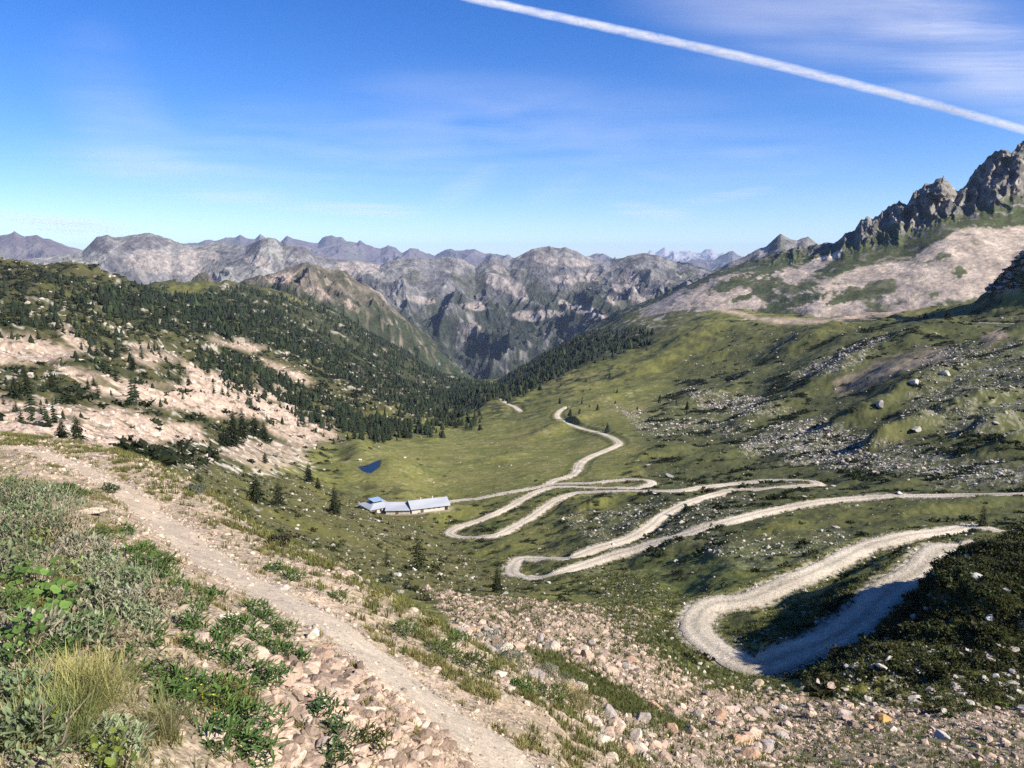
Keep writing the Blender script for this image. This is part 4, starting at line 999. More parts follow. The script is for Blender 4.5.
# ================================================================== MOUNTAIN HUTS
ROOFM, nt, b = mat_new('roof_metal'); b.inputs['Base Color'].default_value = (.50, .56, .66, 1); b.inputs['Roughness'].default_value = .55; b.inputs['Specular IOR Level'].default_value = .4
wv = nn(nt, 'ShaderNodeTexNoise', Scale=.8, Detail=4.0); rp = nn(nt, 'ShaderNodeValToRGB'); rp.color_ramp.elements[0].color = (.28, .295, .32, 1); rp.color_ramp.elements[1].color = (.38, .395, .42, 1); rp.color_ramp.elements[0].position = .35; rp.color_ramp.elements[1].position = .65
nt.links.new(wv.outputs['Fac'], rp.inputs['Fac']); nt.links.new(rp.outputs['Color'], b.inputs['Base Color'])
def plain(name, c, rough=.85, v=.15, sc=3.):
    m, nt, b = mat_new(name); b.inputs['Roughness'].default_value = rough
    n = nn(nt, 'ShaderNodeTexNoise', Scale=sc, Detail=5.0); r = nn(nt, 'ShaderNodeValToRGB')
    r.color_ramp.elements[0].position = .3; r.color_ramp.elements[1].position = .7
    r.color_ramp.elements[0].color = (*[q*(1-v) for q in c], 1); r.color_ramp.elements[1].color = (*[q*(1+v) for q in c], 1)
    g = nn(nt, 'ShaderNodeNewGeometry'); nt.links.new(g.outputs['Position'], n.inputs['Vector'])
    nt.links.new(n.outputs['Fac'], r.inputs['Fac']); nt.links.new(r.outputs['Color'], b.inputs['Base Color']); return m
WALLM = plain('white_render', (.46, .43, .37)); STONEW = plain('stone_wall', (.38, .34, .29), .9, .3, 2.); DARKM = plain('dark_opening', (.03, .03, .035), .4); WOODM = plain('dark_wood', (.12, .08, .05)); PANEL = plain('blue_grey_panel', (.22, .32, .45), .35)
def box(name, x0, x1, y0, y1, z0, z1, mat, parent):
    V = [(x, y, z) for z in (z0, z1) for y in (y0, y1) for x in (x0, x1)]
    o = np_mesh(name, V, np.array([(0,2,3,1),(4,5,7,6),(0,1,5,4),(2,6,7,3),(0,4,6,2),(1,3,7,5)]), mat, parent, smooth=False)
    bv = o.modifiers.new('edge', 'BEVEL'); bv.width = min(.03, .2*min(x1-x0, y1-y0, z1-z0)); bv.segments = 1
    return o
def prism(name, prof, x0, x1, mat, parent):
    """profile in (y,z), extruded along x"""
    n = len(prof); V = [(x0, *p) for p in prof]+[(x1, *p) for p in prof]
    me = bpy.data.meshes.new(name); me.from_pydata(V, [], [list(range(n))[::-1], [n+i for i in range(n)]]+[[i, (i+1) % n, n+(i+1) % n, n+i] for i in range(n)]); me.update()
    me.materials.append(mat); o = bpy.data.objects.new(name, me); C.objects.link(o); o.parent = parent; return o
def onplane(px, py):
    az, te = ray(px, py); r = hut_z/te; return np.array([r*math.sin(az), r*math.cos(az)])
A_, B_ = onplane(412, 514), onplane(449, 509.5); Ln = np.linalg.norm(B_-A_); ang = math.atan2(*(B_-A_)[::-1])
barn = empty('mountain_barn', (A_[0], A_[1], hut_z), ang); tag(barn, 'long barn with white wall and pale metal gable roof, rightmost of the huts', 'barn')
Wd, ev, rd = 7.0, 1.9, 3.5
prism('wall', [(0, -1.2), (Wd, -1.2), (Wd, ev), (Wd/2, rd), (0, ev)], 0, Ln-1.6, WALLM, barn)
def slab(y0, z0, y1, z1, t=.16): return [(y0, z0), (y1, z1), (y1, z1+t), (y0, z0+t)]
prism('roof', [(-.6, ev-.30), (Wd/2, rd+.04), (Wd+.6, ev-.30), (Wd+.6, ev-.12), (Wd/2, rd+.24), (-.6, ev-.12)], -.5, Ln+.4, ROOFM, barn)
prism('gable_panel', [(.15, .2), (Wd-.15, .2), (Wd-.15, ev-.4), (Wd/2, rd-.15), (.15, ev-.4)], Ln-.35, Ln-.15, STONEW, barn)
d_ = box('door', Ln*.23, Ln*.23+1.1, -.06, .04, -.1, 1.75, WOODM, barn)
for f in (.42, .56, .70): 
    w_ = box('window', Ln*f, Ln*f+.9, -.05, .04, 1.0, 1.7, DARKM, barn)
box('porch_shade_fill', Ln-1.58, Ln-.4, .05, Wd-.3, -.5, 1.7, DARKM, barn)  # solid dark block stands in for the shade under the roof end
for x_ in (Ln*.3, Ln*.62): box('chimney', x_, x_+.5, Wd/2+.6, Wd/2+1.1, rd-.7, rd+.75, STONEW, barn)
S0, S1 = onplane(386, 514.5), onplane(411, 514); Ls = np.linalg.norm(S1-S0)-.3
shed = empty('lean_to_shed', (S0[0], S0[1], hut_z), math.atan2(*(S1-S0)[::-1])); tag(shed, 'low shed with a single blue-grey sloping roof between the square hut and the barn', 'shed')
prism('wall', [(0, -1.2), (4.2, -1.2), (4.2, 2.7), (0, 1.5)], 0, Ls, STONEW, shed)
prism('roof', [(-.5, 1.36), (4.6, 2.84), (4.6, 3.0), (-.5, 1.52)], -.3, Ls+.2, ROOFM, shed)
box('door', Ls*.4, Ls*.4+1., -.05, .03, -.3, 1.25, WOODM, shed)
H0 = onplane(371, 515.5)
hut = empty('mountain_hut', (H0[0], H0[1], hut_z), math.radians(38)); tag(hut, 'square mountain hut with pale stepped metal roof and raised blue skylight, left of the shed', 'hut')
w8 = 8.2
box('wall', 0, w8, 0, w8, -1.2, 2.0, WALLM, hut)
me = bpy.data.meshes.new('roof'); a0, a1, q0, q1 = -.6, w8+.6, 2.3, w8-2.3
V = [(a0,a0,1.95),(a1,a0,1.95),(a1,a1,1.95),(a0,a1,1.95),(a0,a0,2.12),(a1,a0,2.12),(a1,a1,2.12),(a0,a1,2.12),(q0,q0,3.2),(q1,q0,3.2),(q1,q1,3.2),(q0,q1,3.2)]
me.from_pydata(V, [], [(3,2,1,0),(0,1,5,4),(1,2,6,5),(2,3,7,6),(3,0,4,7),(4,5,9,8),(5,6,10,9),(6,7,11,10),(7,4,8,11),(8,9,10,11)]); me.materials.append(ROOFM); me.update()
ro = bpy.data.objects.new('roof', me); C.objects.link(ro); ro.parent = hut
box('lantern', q0+.2, q1-.2, q0+.2, q1-.2, 3.1, 3.75, DARKM, ro)
prism('skylight', [(q0-.2, 3.76), (q1+.2, 4.0), (q1+.2, 4.14), (q0-.2, 3.9)], q0-.2, q1+.2, PANEL, ro)
box('door', 1.4, 2.4, -.05, .04, -.3, 1.7, WOODM, hut)
for x_ in (3.4, 5.2, 6.6): box('window', x_, x_+.8, -.05, .04, .6, 1.5, DARKM, hut)
for y_ in (1.2, 3.4, 5.6): box('window', -.05, .04, y_, y_+.8, .6, 1.5, DARKM, hut)
# ================================================================== NAMED STONES
def stone(px, py, wpx, T, col, label, rmin=.7, cat='stone', name='stone', asp=(1, .8, .6), rz=None, tilt=0., grp=None, sink=.22):
    p = G.hit(px, py, rmin); d = np.linalg.norm(p); s = wpx/F*d*.5
    V, Fc = T[random.randrange(len(T))]
    o = np_mesh(name, V*s*np.array(asp), Fc, STONEM, smooth=False, cols=np.ones((len(V), 3))*np.array(col))
    o.location = (p[0], p[1], p[2]+s*asp[2]*(.8-sink*2)); o.rotation_euler = (tilt, 0, random.uniform(0, 6.28) if rz is None else rz)
    return tag(o, label, cat, grp)
PKS, TNS, CRM, RED, ORG = (.40,.31,.25), (.43,.36,.28), (.52,.45,.34), (.30,.17,.12), (.45,.27,.13)
for a in [
 (90,514,29,ROCK2,(.46,.38,.30),'broad pale slab above the left grey shrubs, beside the path',(1,.75,.45),.3,-.25),
 (89,528,22,ROCK2,(.50,.43,.34),'flat cream stone just below the broad slab',(1,.7,.4),-.2,-.2),
 (107,528,15,ROCK1,(.36,.24,.18),'brownish stone right of the flat cream stone',(1,.8,.5),.2,0.),
 (113,543,11,ROCK1,(.38,.25,.19),'reddish stone beside the first green tuft, under the brown stone',(1,.9,.8),0.,0.),
 (122,548,16,ROCK1,(.48,.42,.34),'pale low stone at the path edge below the reddish stone',(1,.6,.35),.5,0.),
 (160,584,17,ROCK2,(.34,.20,.13),'rust-red stone among the bright green leaves',(1,.75,.55),.2,.1),
 (202,640,23,ROCK2,(.45,.36,.29),'blocky pink stone with a dark front, between the green tufts',(1,.8,.75),.1,.1),
 (226,618,22,ROCK1,(.54,.48,.37),'cream flat stone above the blocky pink stone',(1,.7,.4),.4,0.),
 (314,639,22,ROCK2,(.56,.50,.40),'cream slab leaning on edge at the path side',(.8,.45,.95),.9,.35),
 (325,649,15,ROCK1,(.44,.27,.18),'orange stone at the foot of the leaning slab',(1,.8,.6),.2,0.),
 (262,628,14,ROCK1,(.42,.34,.27),'small tan stone at the edge of the upper green tufts',(1,.8,.5),.3,0.),
 (297,690,30,ROCK2,(.44,.35,.27),'largest tan stone of the rubble below the leaning slab',(1,.65,.5),.4,-.1),
 (283,670,18,ROCK1,(.27,.18,.16),'dark purple-brown stone at the head of the rubble',(1,.8,.5),.3,0.),
 (312,703,24,ROCK2,(.30,.18,.14),'maroon stone in the middle of the rubble',(1,.8,.6),.6,0.),
 (333,694,24,ROCK2,(.48,.40,.31),'pale pink block right of the maroon stone',(1,.75,.55),.0,0.),
 (352,701,20,ROCK1,(.45,.37,.30),'grey-pink stone by the path below the rubble head',(1,.8,.6),.8,0.),
 (372,712,26,ROCK2,(.55,.48,.35),'long cream slab at the lower path edge',(1,.5,.4),.2,0.),
 (340,712,18,ROCK1,(.50,.36,.26),'salmon stone left of the long cream slab',(1,.8,.6),.3,0.),
 (285,712,24,ROCK2,(.33,.22,.17),'brown slab at the left of the maroon stone',(1,.7,.45),.9,0.),
 (300,722,24,ROCK1,(.44,.35,.30),'pinkish grey stone below the maroon stone',(1,.75,.5),.2,0.),
 (325,748,30,ROCK2,(.42,.33,.27),'large pink-grey stone at the bottom of the rubble',(1,.8,.6),1.2,0.),
 (282,742,26,ROCK2,(.45,.36,.29),'wide pink stone at the bottom, right of the big green tuft',(1,.6,.45),.2,0.),
 (395,738,24,ROCK2,(.46,.34,.25),'salmon block beside the path at the lower frame',(1,.85,.7),.5,0.),
 (384,757,26,ROCK1,(.40,.30,.24),'brown-pink rock at the bottom edge left of the path',(1,.8,.6),.1,0.),
 (420,757,20,ROCK1,(.44,.34,.27),'tilted pink stone on the bottom edge by the path',(1,.7,.6),.7,.2),
 (190,607,10,ROCK1,(.42,.33,.26),'little tan stone left of the bright green strip',(1,.8,.6),.7,0.),
 (205,735,60,ROCK2,(.47,.37,.29),'half-buried pinkish slab at the bottom, left of the wide stone',(1,.6,.18),.1,0.),
 (283,590,14,ROCK1,(.42,.38,.32),'grey stone lying in the grass beyond the path',(1,.8,.7),.1,0.),
 (500,676,16,ROCK1,(.50,.42,.33),'pale stone on the outer edge of the path',(1,.8,.6),.3,0.),
 (510,690,13,ROCK1,(.44,.35,.28),'tan stone below the pale outer-edge stone',(1,.8,.6),.3,0.),
 (618,728,20,ROCK1,(.52,.48,.42),'white-grey stone on the slope below the outer path edge',(1,.8,.7),.3,0.),
 (604,742,24,ROCK2,(.48,.42,.34),'bulky cream stone at the bottom of the outer slope',(1,.8,.6),.6,0.),
 (640,752,22,ROCK2,(.46,.40,.32),'rough cream stone right of the bulky cream stone',(1,.8,.7),.9,0.),
]: stone(a[0], a[1], a[2], a[3], a[4], a[5], .7, 'stone', 'stone', a[6], a[7], a[8])
for a in [
 (883,722,19,ROCK2,(.44,.27,.11),'large rust-orange boulder in the gully below the heath knoll',(1,.9,.85)),
 (845,716,15,ROCK2,(.36,.30,.26),'grey boulder left of the rust-orange boulder',(1,.8,.8)),
 (869,730,15,ROCK1,(.42,.29,.17),'tan boulder at the left foot of the rust-orange boulder',(1,.7,.6)),
 (893,731,11,ROCK1,(.48,.42,.34),'pale boulder at the right foot of the rust-orange boulder',(1,.8,.7)),
 (832,687,14,ROCK1,(.40,.30,.23),'pinkish boulder at the foot of the heath knoll',(1,.8,.7)),
 (818,683,10,ROCK1,(.50,.44,.36),'pale cream boulder left of the pinkish boulder under the knoll',(1,.8,.7)),
 (758,686,17,ROCK2,(.44,.34,.22),'ochre boulder on the grass edge below the hairpin',(1,.7,.6)),
 (783,709,10,ROCK1,(.56,.53,.48),'round whitish boulder in the middle of the gully',(1,.9,.9)),
 (810,717,13,ROCK1,(.46,.36,.28),'pointed pink boulder in the gully right of the white one',(.8,.8,1.2)),
 (728,712,26,ROCK2,(.45,.35,.28),'wide pinkish slab at the left of the gully',(1,.6,.5)),
 (762,716,22,ROCK2,(.44,.35,.28),'leaning pink slab right of the wide gully slab',(1,.6,.6)),
 (702,706,14,ROCK1,(.43,.34,.27),'pink boulder left of the wide gully slab',(1,.8,.7)),
 (943,739,22,ROCK2,(.42,.40,.37),'flat grey boulder right of the rust-orange boulder',(1,.7,.5)),
 (960,750,12,ROCK1,(.52,.42,.30),'ochre stone below the flat grey boulder',(1,.7,.5)),
 (915,700,13,ROCK1,(.44,.36,.30),'dull pink boulder above the flat grey boulder',(1,.8,.7)),
 (768,745,14,ROCK1,(.36,.36,.36),'bluish grey stone among grass at the bottom of the gully',(1,.8,.9)),
 (900,494,7,ROCK1,(.56,.54,.50),'white boulder on the turf above the upper road bend',(1,.8,.7)),
 (655,494,9,ROCK1,(.50,.48,.44),'white boulder right below the small looping bend',(1,.8,.7)),
 (669,477,12,ROCK1,(.24,.23,.21),'dark grey boulder on the turf right of the small looping bend',(1,.8,.7)),
 (613,545,6,ROCK1,(.55,.53,.48),'pale boulder on the bank between the two road bends',(1,.8,.7)),
 (397,576,12,ROCK1,(.52,.50,.42),'pale boulder below the tall larch',(1,.8,.7)),
 (414,571,10,ROCK1,(.54,.50,.44),'pale boulder right of the tall larch trunk',(1,.8,.7)),
 (360,460.5,5,ROCK1,(.60,.55,.46),'cream boulder on the upper bank of the pond',(1,.8,.8)),
 (880,407,14,ROCK2,(.34,.31,.27),'craggy outcrop casting a long shadow on the right slope',(1,.8,1.)),
 (916,432,13,ROCK2,(.34,.32,.28),'squat outcrop below the craggy one on the right slope',(1,.8,.9)),
 (945,375,13,ROCK2,(.46,.42,.37),'pale block above the stone field on the right slope',(1,.7,.7)),
 (914,385,13,ROCK2,(.42,.38,.33),'pale broken outcrop at the end of the bare earth bank',(1,.8,.8)),
]: stone(a[0], a[1], a[2], a[3], a[4], a[5], 20 if a[1] > 600 else 60, 'boulder', 'boulder', a[6])
# ---- the rubble of the gully: the biggest rocks are things, the small ones are rubble
RUB = np.clip(GS*(1-.88*GG)*(.25+.75*sstep(-.5, .3, NB2)), 0, 1)
for e in [[(830,740),(900,728),(1040,738),(1040,790),(760,790),(760,765)]]: RUB *= 1-.6*zone(e, 12, 75, 5)
RUB = RUB*(RG > LIP*1.05)*(RG < 80)
P, k = scatter(RUB, 40000, 71, .9); S = pareto(len(P), .04, .36, 2.1)*np.clip(.3+P[:, 1]/45, .38, 1.0)
gg = np.random.default_rng(72); cc = stone_cols(len(P), gg, (.325, .255, .195), .45, .55)
px_, py_ = project(P[:, 0], P[:, 1], P[:, 2]); appr = S/np.linalg.norm(P, axis=1)*F
vis = (px_ > 2) & (px_ < 1022) & (py_ < 764)
od = np.argsort(-appr*vis); bigs = od[:130]; rest_ = od[130:]
BME = {}
for t in range(7):
    for c in range(5):
        V, Fc = ROCK1[t]; col = [(.34,.25,.19),(.40,.30,.22),(.28,.24,.21),(.40,.26,.17),(.43,.36,.28)][c]
        BME[t, c] = np_mesh('rubble_rock', V, Fc, STONEM, smooth=False, cols=np.ones((len(V), 3))*np.array(col), link=False)
for q in bigs:
    o = bpy.data.objects.new('rubble_rock', BME[gg.integers(0, 7), gg.integers(0, 5)]); C.objects.link(o)
    s = S[q]*1.4; o.location = (P[q, 0], P[q, 1], P[q, 2]+s*.2); o.scale = (s*gg.uniform(.8, 1.2), s*gg.uniform(.7, 1.1), s*gg.uniform(.6, 1.1)); o.rotation_euler = (gg.uniform(-.4, .4), gg.uniform(-.4, .4), gg.uniform(0, 6.28))
    tag(o, 'angular pink-grey rock lying in the rubble gully below the path', 'rock', 'rocks in the rubble gully')
sm_ = S[rest_] < .10
rocks('gully_rubble', P[rest_][sm_], S[rest_][sm_], cc[rest_][sm_], ROCK0, STONEM, 73, .2)
rocks('gully_rubble', P[rest_][~sm_], S[rest_][~sm_], cc[rest_][~sm_], ROCK1, STONEM, 74, .2)
P, k = scatter(KF, 900, 175, .3); S = pareto(len(P), .08, .55, 1.5)
rocks('knoll_stones', P, S, stone_cols(len(P), gg, (.37, .34, .29), .3, .3), ROCK1, STONEM, 176)
# rocks on the heath knoll and the verge of the gully
P, k = scatter(KM*(.08+sstep(.25, .5, NB1))*OFFROAD, 1000, 75, .5); S = pareto(len(P), .06, .55, 1.6)
rocks('knoll_stones', P, S, stone_cols(len(P), gg, (.34, .335, .30), .25, .1), ROCK1, STONEM, 76)
P, k = scatter((SK+UP+IN+.15*SHOULDER)*OFFROAD*(RG < 180), 2200, 77, .7); S = pareto(len(P), .04, .34, 1.7)
rocks('verge_stones', P, S, stone_cols(len(P), gg, (.42, .39, .34), .2, .2), ROCK0, STONEM, 78)
# ================================================================== FOOTPATH AND FOREGROUND
ctr = [(-60,448,10),(20,449,10),(60,461,9),(100,478,8),(140,506,7),(180,538,6),(220,566,5),(260,590,4.5),(300,610,4),(335,628,4),(370,655,4),(400,680,4),(430,706,4),(462,731,3.6),(494,756,3.4),(524,785,3.2),(570,830,3.)]
pp = np.array([G.hit(*c) for c in ctr]); cl = catmull(pp[:, :2], .07)
tt = np.gradient(cl, axis=0); tt /= np.linalg.norm(tt, axis=1)[:, None]+1e-9; nv = np.column_stack([-tt[:, 1], tt[:, 0]])
sarr = np.concatenate([[0], np.cumsum(np.linalg.norm(np.diff(cl, axis=0), axis=1))])
wid = np.interp(sarr, [0, 8, 14, 20, 30], [.34, .33, .33, .36, .38])
us = np.linspace(-1, 1, 17); Vp = []
jl = 1+.45*fbm(sarr*1.3, sarr*0+1, 4, 3)+.18*perlin(sarr*6, sarr*0, 4); jr = 1+.45*fbm(sarr*1.3, sarr*0+5, 4, 3)+.18*perlin(sarr*6, sarr*0+8, 4)
for u in us:
    k = np.where(u < 0, jl, jr)*wid*u; q = cl+nv*k[:, None]
    z = G.z(q[:, 0], q[:, 1])+.016*(1-abs(u)**4)-.03*abs(u)**10+.006*fbm(q[:, 0]*9, q[:, 1]*9, 3, 5)
    Vp.append(np.column_stack([q, z]))
Vp = np.stack(Vp, 1)
PATHM = mat_attr('path_gravel', ((1.2, .12), (14., .22), (70., .30)), ((22., .012), (90., .005)), .95)
pcol = np.ones((len(cl)*17, 3))*np.array([.40, .315, .225])*(1+.25*fbm(Vp[..., 0].ravel()*1.7, Vp[..., 1].ravel()*1.7, 4, 8))[:, None]
greyer = sstep(8, 18, sarr)[:, None]*np.ones((1, 17)); pcol = pcol*(1-.5*greyer.ravel()[:, None])+np.array([.38, .33, .26])*.5*greyer.ravel()[:, None]
tag(np_mesh('footpath', Vp.reshape(-1, 3), grid_faces(len(cl), 17), PATHM, cols=pcol), kind='structure')
pd = np.full(SH, 99.); m = (RG < 32) & (RG > 1)
xi, yi = X[m], Y[m]; best = np.full(len(xi), 1e9)
for q in cl[::6]: best = np.minimum(best, (xi-q[0])**2+(yi-q[1])**2)
pd[m] = np.sqrt(best); ONP = 1-sstep(.36, .5, pd)
FGV = FG*(PY < 820)
# pebbles and gravel
P, k = scatter(FGV*(1-ONP)*(.3+sstep(-.3, .5, NB2)), 15000, 81, 1.0); S = pareto(len(P), .007, .055, 1.9)*(.7+.05*P[:, 1]).clip(.7, 1.7)
rocks('pebbles', P, S, stone_cols(len(P), gg, (.34, .27, .20), .42, .5), ROCK0, STONEM, 82, .15)
P, k = scatter(ONP*FGV, 9000, 83, 1.0); S = pareto(len(P), .006, .05, 1.9)*(.7+.05*P[:, 1]).clip(.7, 1.6)
rocks('path_gravel', P, S, stone_cols(len(P), gg, (.36, .30, .235), .4, .25), ROCK0, STONEM, 84, .1)
rz_ = zone([(265,655),(330,660),(420,700),(480,768),(480,800),(230,800),(240,740),(270,700)], 0, 12, 8)
P, k = scatter(rz_*(1-ONP), 1100, 85, .4); S = pareto(len(P), .022, .10, 1.5)
rocks('pebbles', P, S, stone_cols(len(P), gg, (.31, .232, .172), .5, .55), ROCK1, STONEM, 86, .15)
P, k = scatter(LE*FGV*(1-ONP)*sstep(-.2, .3, NB2), 1100, 87, .6); S = pareto(len(P), .02, .10, 1.7)
rocks('pebbles', P, S, stone_cols(len(P), gg, (.37, .30, .235), .35, .4), ROCK1, STONEM, 88, .15)
# ---- grass
def tuft(seed, n=16, h=.13, spread=.05, lean=.5, wid=.006):
    g = np.random.default_rng(seed); V = []; Fc = []; Cc = []
    for i in range(n):
        a = g.uniform(0, 6.28); b = np.array([math.cos(a), math.sin(a), 0])*spread*g.random()**.5
        d = np.array([math.cos(a+g.uniform(-.6, .6)), math.sin(a+g.uniform(-.6, .6)), 0])*lean*g.uniform(.2, 1.3); hh = h*g.uniform(.5, 1.2)
        s = np.array([-d[1], d[0], 0])/(np.linalg.norm(d)+1e-6)*wid
        p1 = b+d*hh*.35+np.array([0, 0, hh*.62]); p2 = b+d*hh*1.05+np.array([0, 0, hh*(1-.35*np.linalg.norm(d))])
        k = len(V); V += [b-s-[0, 0, .02], b+s-[0, 0, .02], p1+s*.8, p1-s*.8, p2+s*.15, p2-s*.15]; Fc += [[k, k+1, k+2, k+3], [k+3, k+2, k+4, k+5]]
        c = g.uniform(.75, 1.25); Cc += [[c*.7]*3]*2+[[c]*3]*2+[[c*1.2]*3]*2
    return np.array(V), np.array(Fc), np.array(Cc)
TU = [tuft(700+i) for i in range(6)]; TUS = [tuft(710+i, 14, .075, .05, .8, .005) for i in range(5)]
def grass(name, P, S, cols, T, seed):
    g = np.random.default_rng(seed); bl = []; k = g.integers(0, len(T), len(P))
    for t in range(len(T)):
        m = k == t; n = m.sum()
        if n: bl.append(inst(T[t], P[m], np.repeat(S[m][:, None], 3, 1), g.uniform(0, 6.28, n), cols[m]))
    V, Fc, Co = join(bl); return tag(np_mesh(name, V, Fc, LEAF, smooth=False, cols=Co), kind='stuff')
def gcols(n, g, a, b): 
    t = g.random((n, 1)); return (np.array(a)*(1-t)+np.array(b)*t)*g.uniform(.75, 1.25, (n, 1))
tn = sstep(.0, .35, band(X, Y, RG, .012, .10, 241))
P, k = scatter(FGV*LE*(1-ONP)*(.06+tn), 4600, 91, .7); S = gg.uniform(.3, .8, len(P))*(.75+.03*P[:, 1])
grass('grass', P, S, gcols(len(P), gg, (.22, .19, .065), (.11, .14, .038)), TU, 92)
P, k = scatter(FGV*(1-LE)*(1-ONP)*(.015+tn*sstep(.1, .5, NB3+.4*NB2)), 3200, 93, .6); S = gg.uniform(.4, .9, len(P))
grass('grass', P, S, gcols(len(P), gg, (.30, .245, .10), (.15, .16, .05)), TUS, 94)
P, k = scatter(FGV*fz*(1-ONP)*(.2+tn), 1100, 95, .3); S = gg.uniform(.35, .8, len(P))
grass('grass', P, S, gcols(len(P), gg, (.36, .31, .19), (.22, .22, .11)), TUS, 96)
# turf on the slopes of the gully, the verge and the knoll
P, k = scatter((GG+.6*SK+.5*IN+.25*UP+.18*GS)*(RG > LIP*1.05)*OFFROAD*(RG < 120), 8500, 97, 1.0); S = gg.uniform(1.2, 3.2, len(P))*(.6+.014*P[:, 1])
grass('grass', P, S, gcols(len(P), gg, (.13, .13, .040), (.075, .095, .026)), TUS, 98)
P, k = scatter((KM*(.35+DKM)+.5*KF)*OFFROAD, 3400, 99, .3); S = pareto(len(P), .18, .9, 1.5)
scrub('heath_scrub', P, S, (.054, .060, .021), SCRH[:3], 100)
P, k = scatter((KM*sstep(.0, .3, NB3)+.4*KF*sstep(.1, .3, NB2))*OFFROAD, 1500, 199, .3); S = pareto(len(P), .12, .55, 1.5)
scrub('heath_scrub', P, S, (.105, .115, .036), SCRH[2:], 200, LEAF, .45)
P, k = scatter((KM+KF)*OFFROAD, 3000, 201, .3); S = gg.uniform(2., 5., len(P))
grass('grass', P, S, gcols(len(P), gg, (.16, .15, .05), (.08, .10, .03)), TUS, 202)
for nm, msk_, n_, lo_, hi_, sd_2 in [('heath_scrub', UP*(RG > 40)+.5*SK, 900, .12, .5, 101), ('heath_scrub', IN*OFFROAD, 260, .12, .5, 103)]:
    P, k = scatter(msk_*OFFROAD, n_, sd_2, .4); S = pareto(len(P), lo_, hi_, 1.5); scrub(nm, P, S, (.085, .092, .045), SCR, sd_2+1)
RV = sstep(-.3, .1, DB)*(1-sstep(1.0, 2.0, DB))*(RG < 330)
P, k = scatter(RV, 5200, 301, .9); S = gg.uniform(1.5, 3.6, len(P))*(.6+.008*P[:, 1]).clip(.8, 2.2)
grass('grass', P, S, gcols(len(P), gg, (.17, .155, .055), (.085, .10, .03)), TUS, 302)
P, k = scatter(RV, 2600, 303, .9); S = pareto(len(P), .05, .42, 1.7)
rocks('verge_stones', P, S, stone_cols(len(P), gg, (.40, .36, .30), .3, .2), ROCK0, STONEM, 304)
# ---- plants one can tell apart
def leafpatch(seed, n, L, wr=.28, up=.5, hgt=.10, R0=1., spread=1.):
    """a cushion of narrow leaves, radius R0"""
    g = np.random.default_rng(seed); V = []; Fc = []; Cc = []
    ph = g.uniform(0, 6.28, 3)
    for i in range(n):
        a = g.uniform(0, 6.28); rr = R0*math.sqrt(g.random())*(1+.22*math.sin(2*a+ph[0])+.15*math.sin(5*a+ph[1])); b = np.array([rr*math.cos(a), rr*math.sin(a), hgt*g.random()*(1-.6*(rr/R0)**2)])
        a2 = g.uniform(0, 6.28); d = np.array([math.cos(a2)*spread, math.sin(a2)*spread, g.uniform(.1, up*2)]); d /= np.linalg.norm(d)
        l = L*g.uniform(.6, 1.3); s = np.cross(d, [0, 0, 1.]); s = s/(np.linalg.norm(s)+1e-6)*l*wr*.5
        m_ = b+d*l*.5+np.array([0, 0, l*.05]); t_ = b+d*l-np.array([0, 0, l*.08])
        k = len(V); V += [b, m_+s, t_, m_-s]; Fc.append([k, k+1, k+2, k+3]); c = g.uniform(.65, 1.35); Cc += [[c*.7]*3, [c*.95, c, c*.9], [c*1.15]*3, [c*.95, c, c*.9]]
    return np.array(V), np.array(Fc), np.array(Cc)
def twigs(seed, n, L, R0=1.):
    g = np.random.default_rng(seed); V = []; Fc = []
    for i in range(n):
        a = g.uniform(0, 6.28); rr = R0*math.sqrt(g.random())*.9; b = np.array([rr*math.cos(a), rr*math.sin(a), 0]); d = np.array([math.cos(a)*.5+g.normal()*.4, math.sin(a)*.5+g.normal()*.4, 1.]); d /= np.linalg.norm(d)
        l = L*g.uniform(.6, 1.3); s = np.cross(d, g.normal(size=3)); s = s/np.linalg.norm(s)*.004
        s2 = np.cross(d, s); k = len(V); e = b+d*l
        V += [b+s, b-s*.5+s2, b-s*.5-s2, e]; Fc += [[k, k+1, k+3, k+3][:3], [k+1, k+2, k+3], [k+2, k, k+3]]
    return np.array(V), np.array(Fc)
TWIG = plain('dry_twig', (.30, .24, .18), .9, .3, 9.)
def plant(name, px, py, wpx, label, cat, kind, col, grp=None, rmin=.7, seed=0, dens=1.):
    p = G.hit(px, py, rmin); d = np.linalg.norm(p); R = wpx/F*d*(.62 if kind == 'grey' else .56)
    o = None
    if kind == 'green':
        V, Fc, Cc = leafpatch(seed, int(min(900, 900*R*R*8+60)*dens), .062, .24, .7, .10, R)
    elif kind == 'grey':
        V, Fc, Cc = leafpatch(seed, int(min(2600, 3600*R*R*3.2+100)*dens), .046, .36, .9, R*.85, R)
    elif kind == 'blue':
        V, Fc, Cc = leafpatch(seed, int(min(900, 2600*R*R*3+90)*dens), .055, .42, 1.1, R*.8, R)
    elif kind == 'tussock':
        V, Fc, Cc = leafpatch(seed, int(900*dens), R*.95, .014, 1.1, .03, R*.6, 1.)
    if kind == 'grey':
        root = empty(name, tuple(p)); tag(root, label, cat, grp)
        np_mesh('leaves', V, Fc, LEAF, root, smooth=False, cols=Cc*np.array(col))
        tv, tf = twigs(seed+1, int(30*R*R*12+10), R*1.0, R); np_mesh('twigs', tv, tf, TWIG, root, smooth=False)
        return root
    o = np_mesh(name, V, Fc, LEAF, smooth=False, cols=Cc*np.array(col)); o.location = tuple(p-np.array([0, 0, .01]))
    return tag(o, label, cat, grp)
GC = (.075, .130, .034); GC2 = (.095, .150, .036)
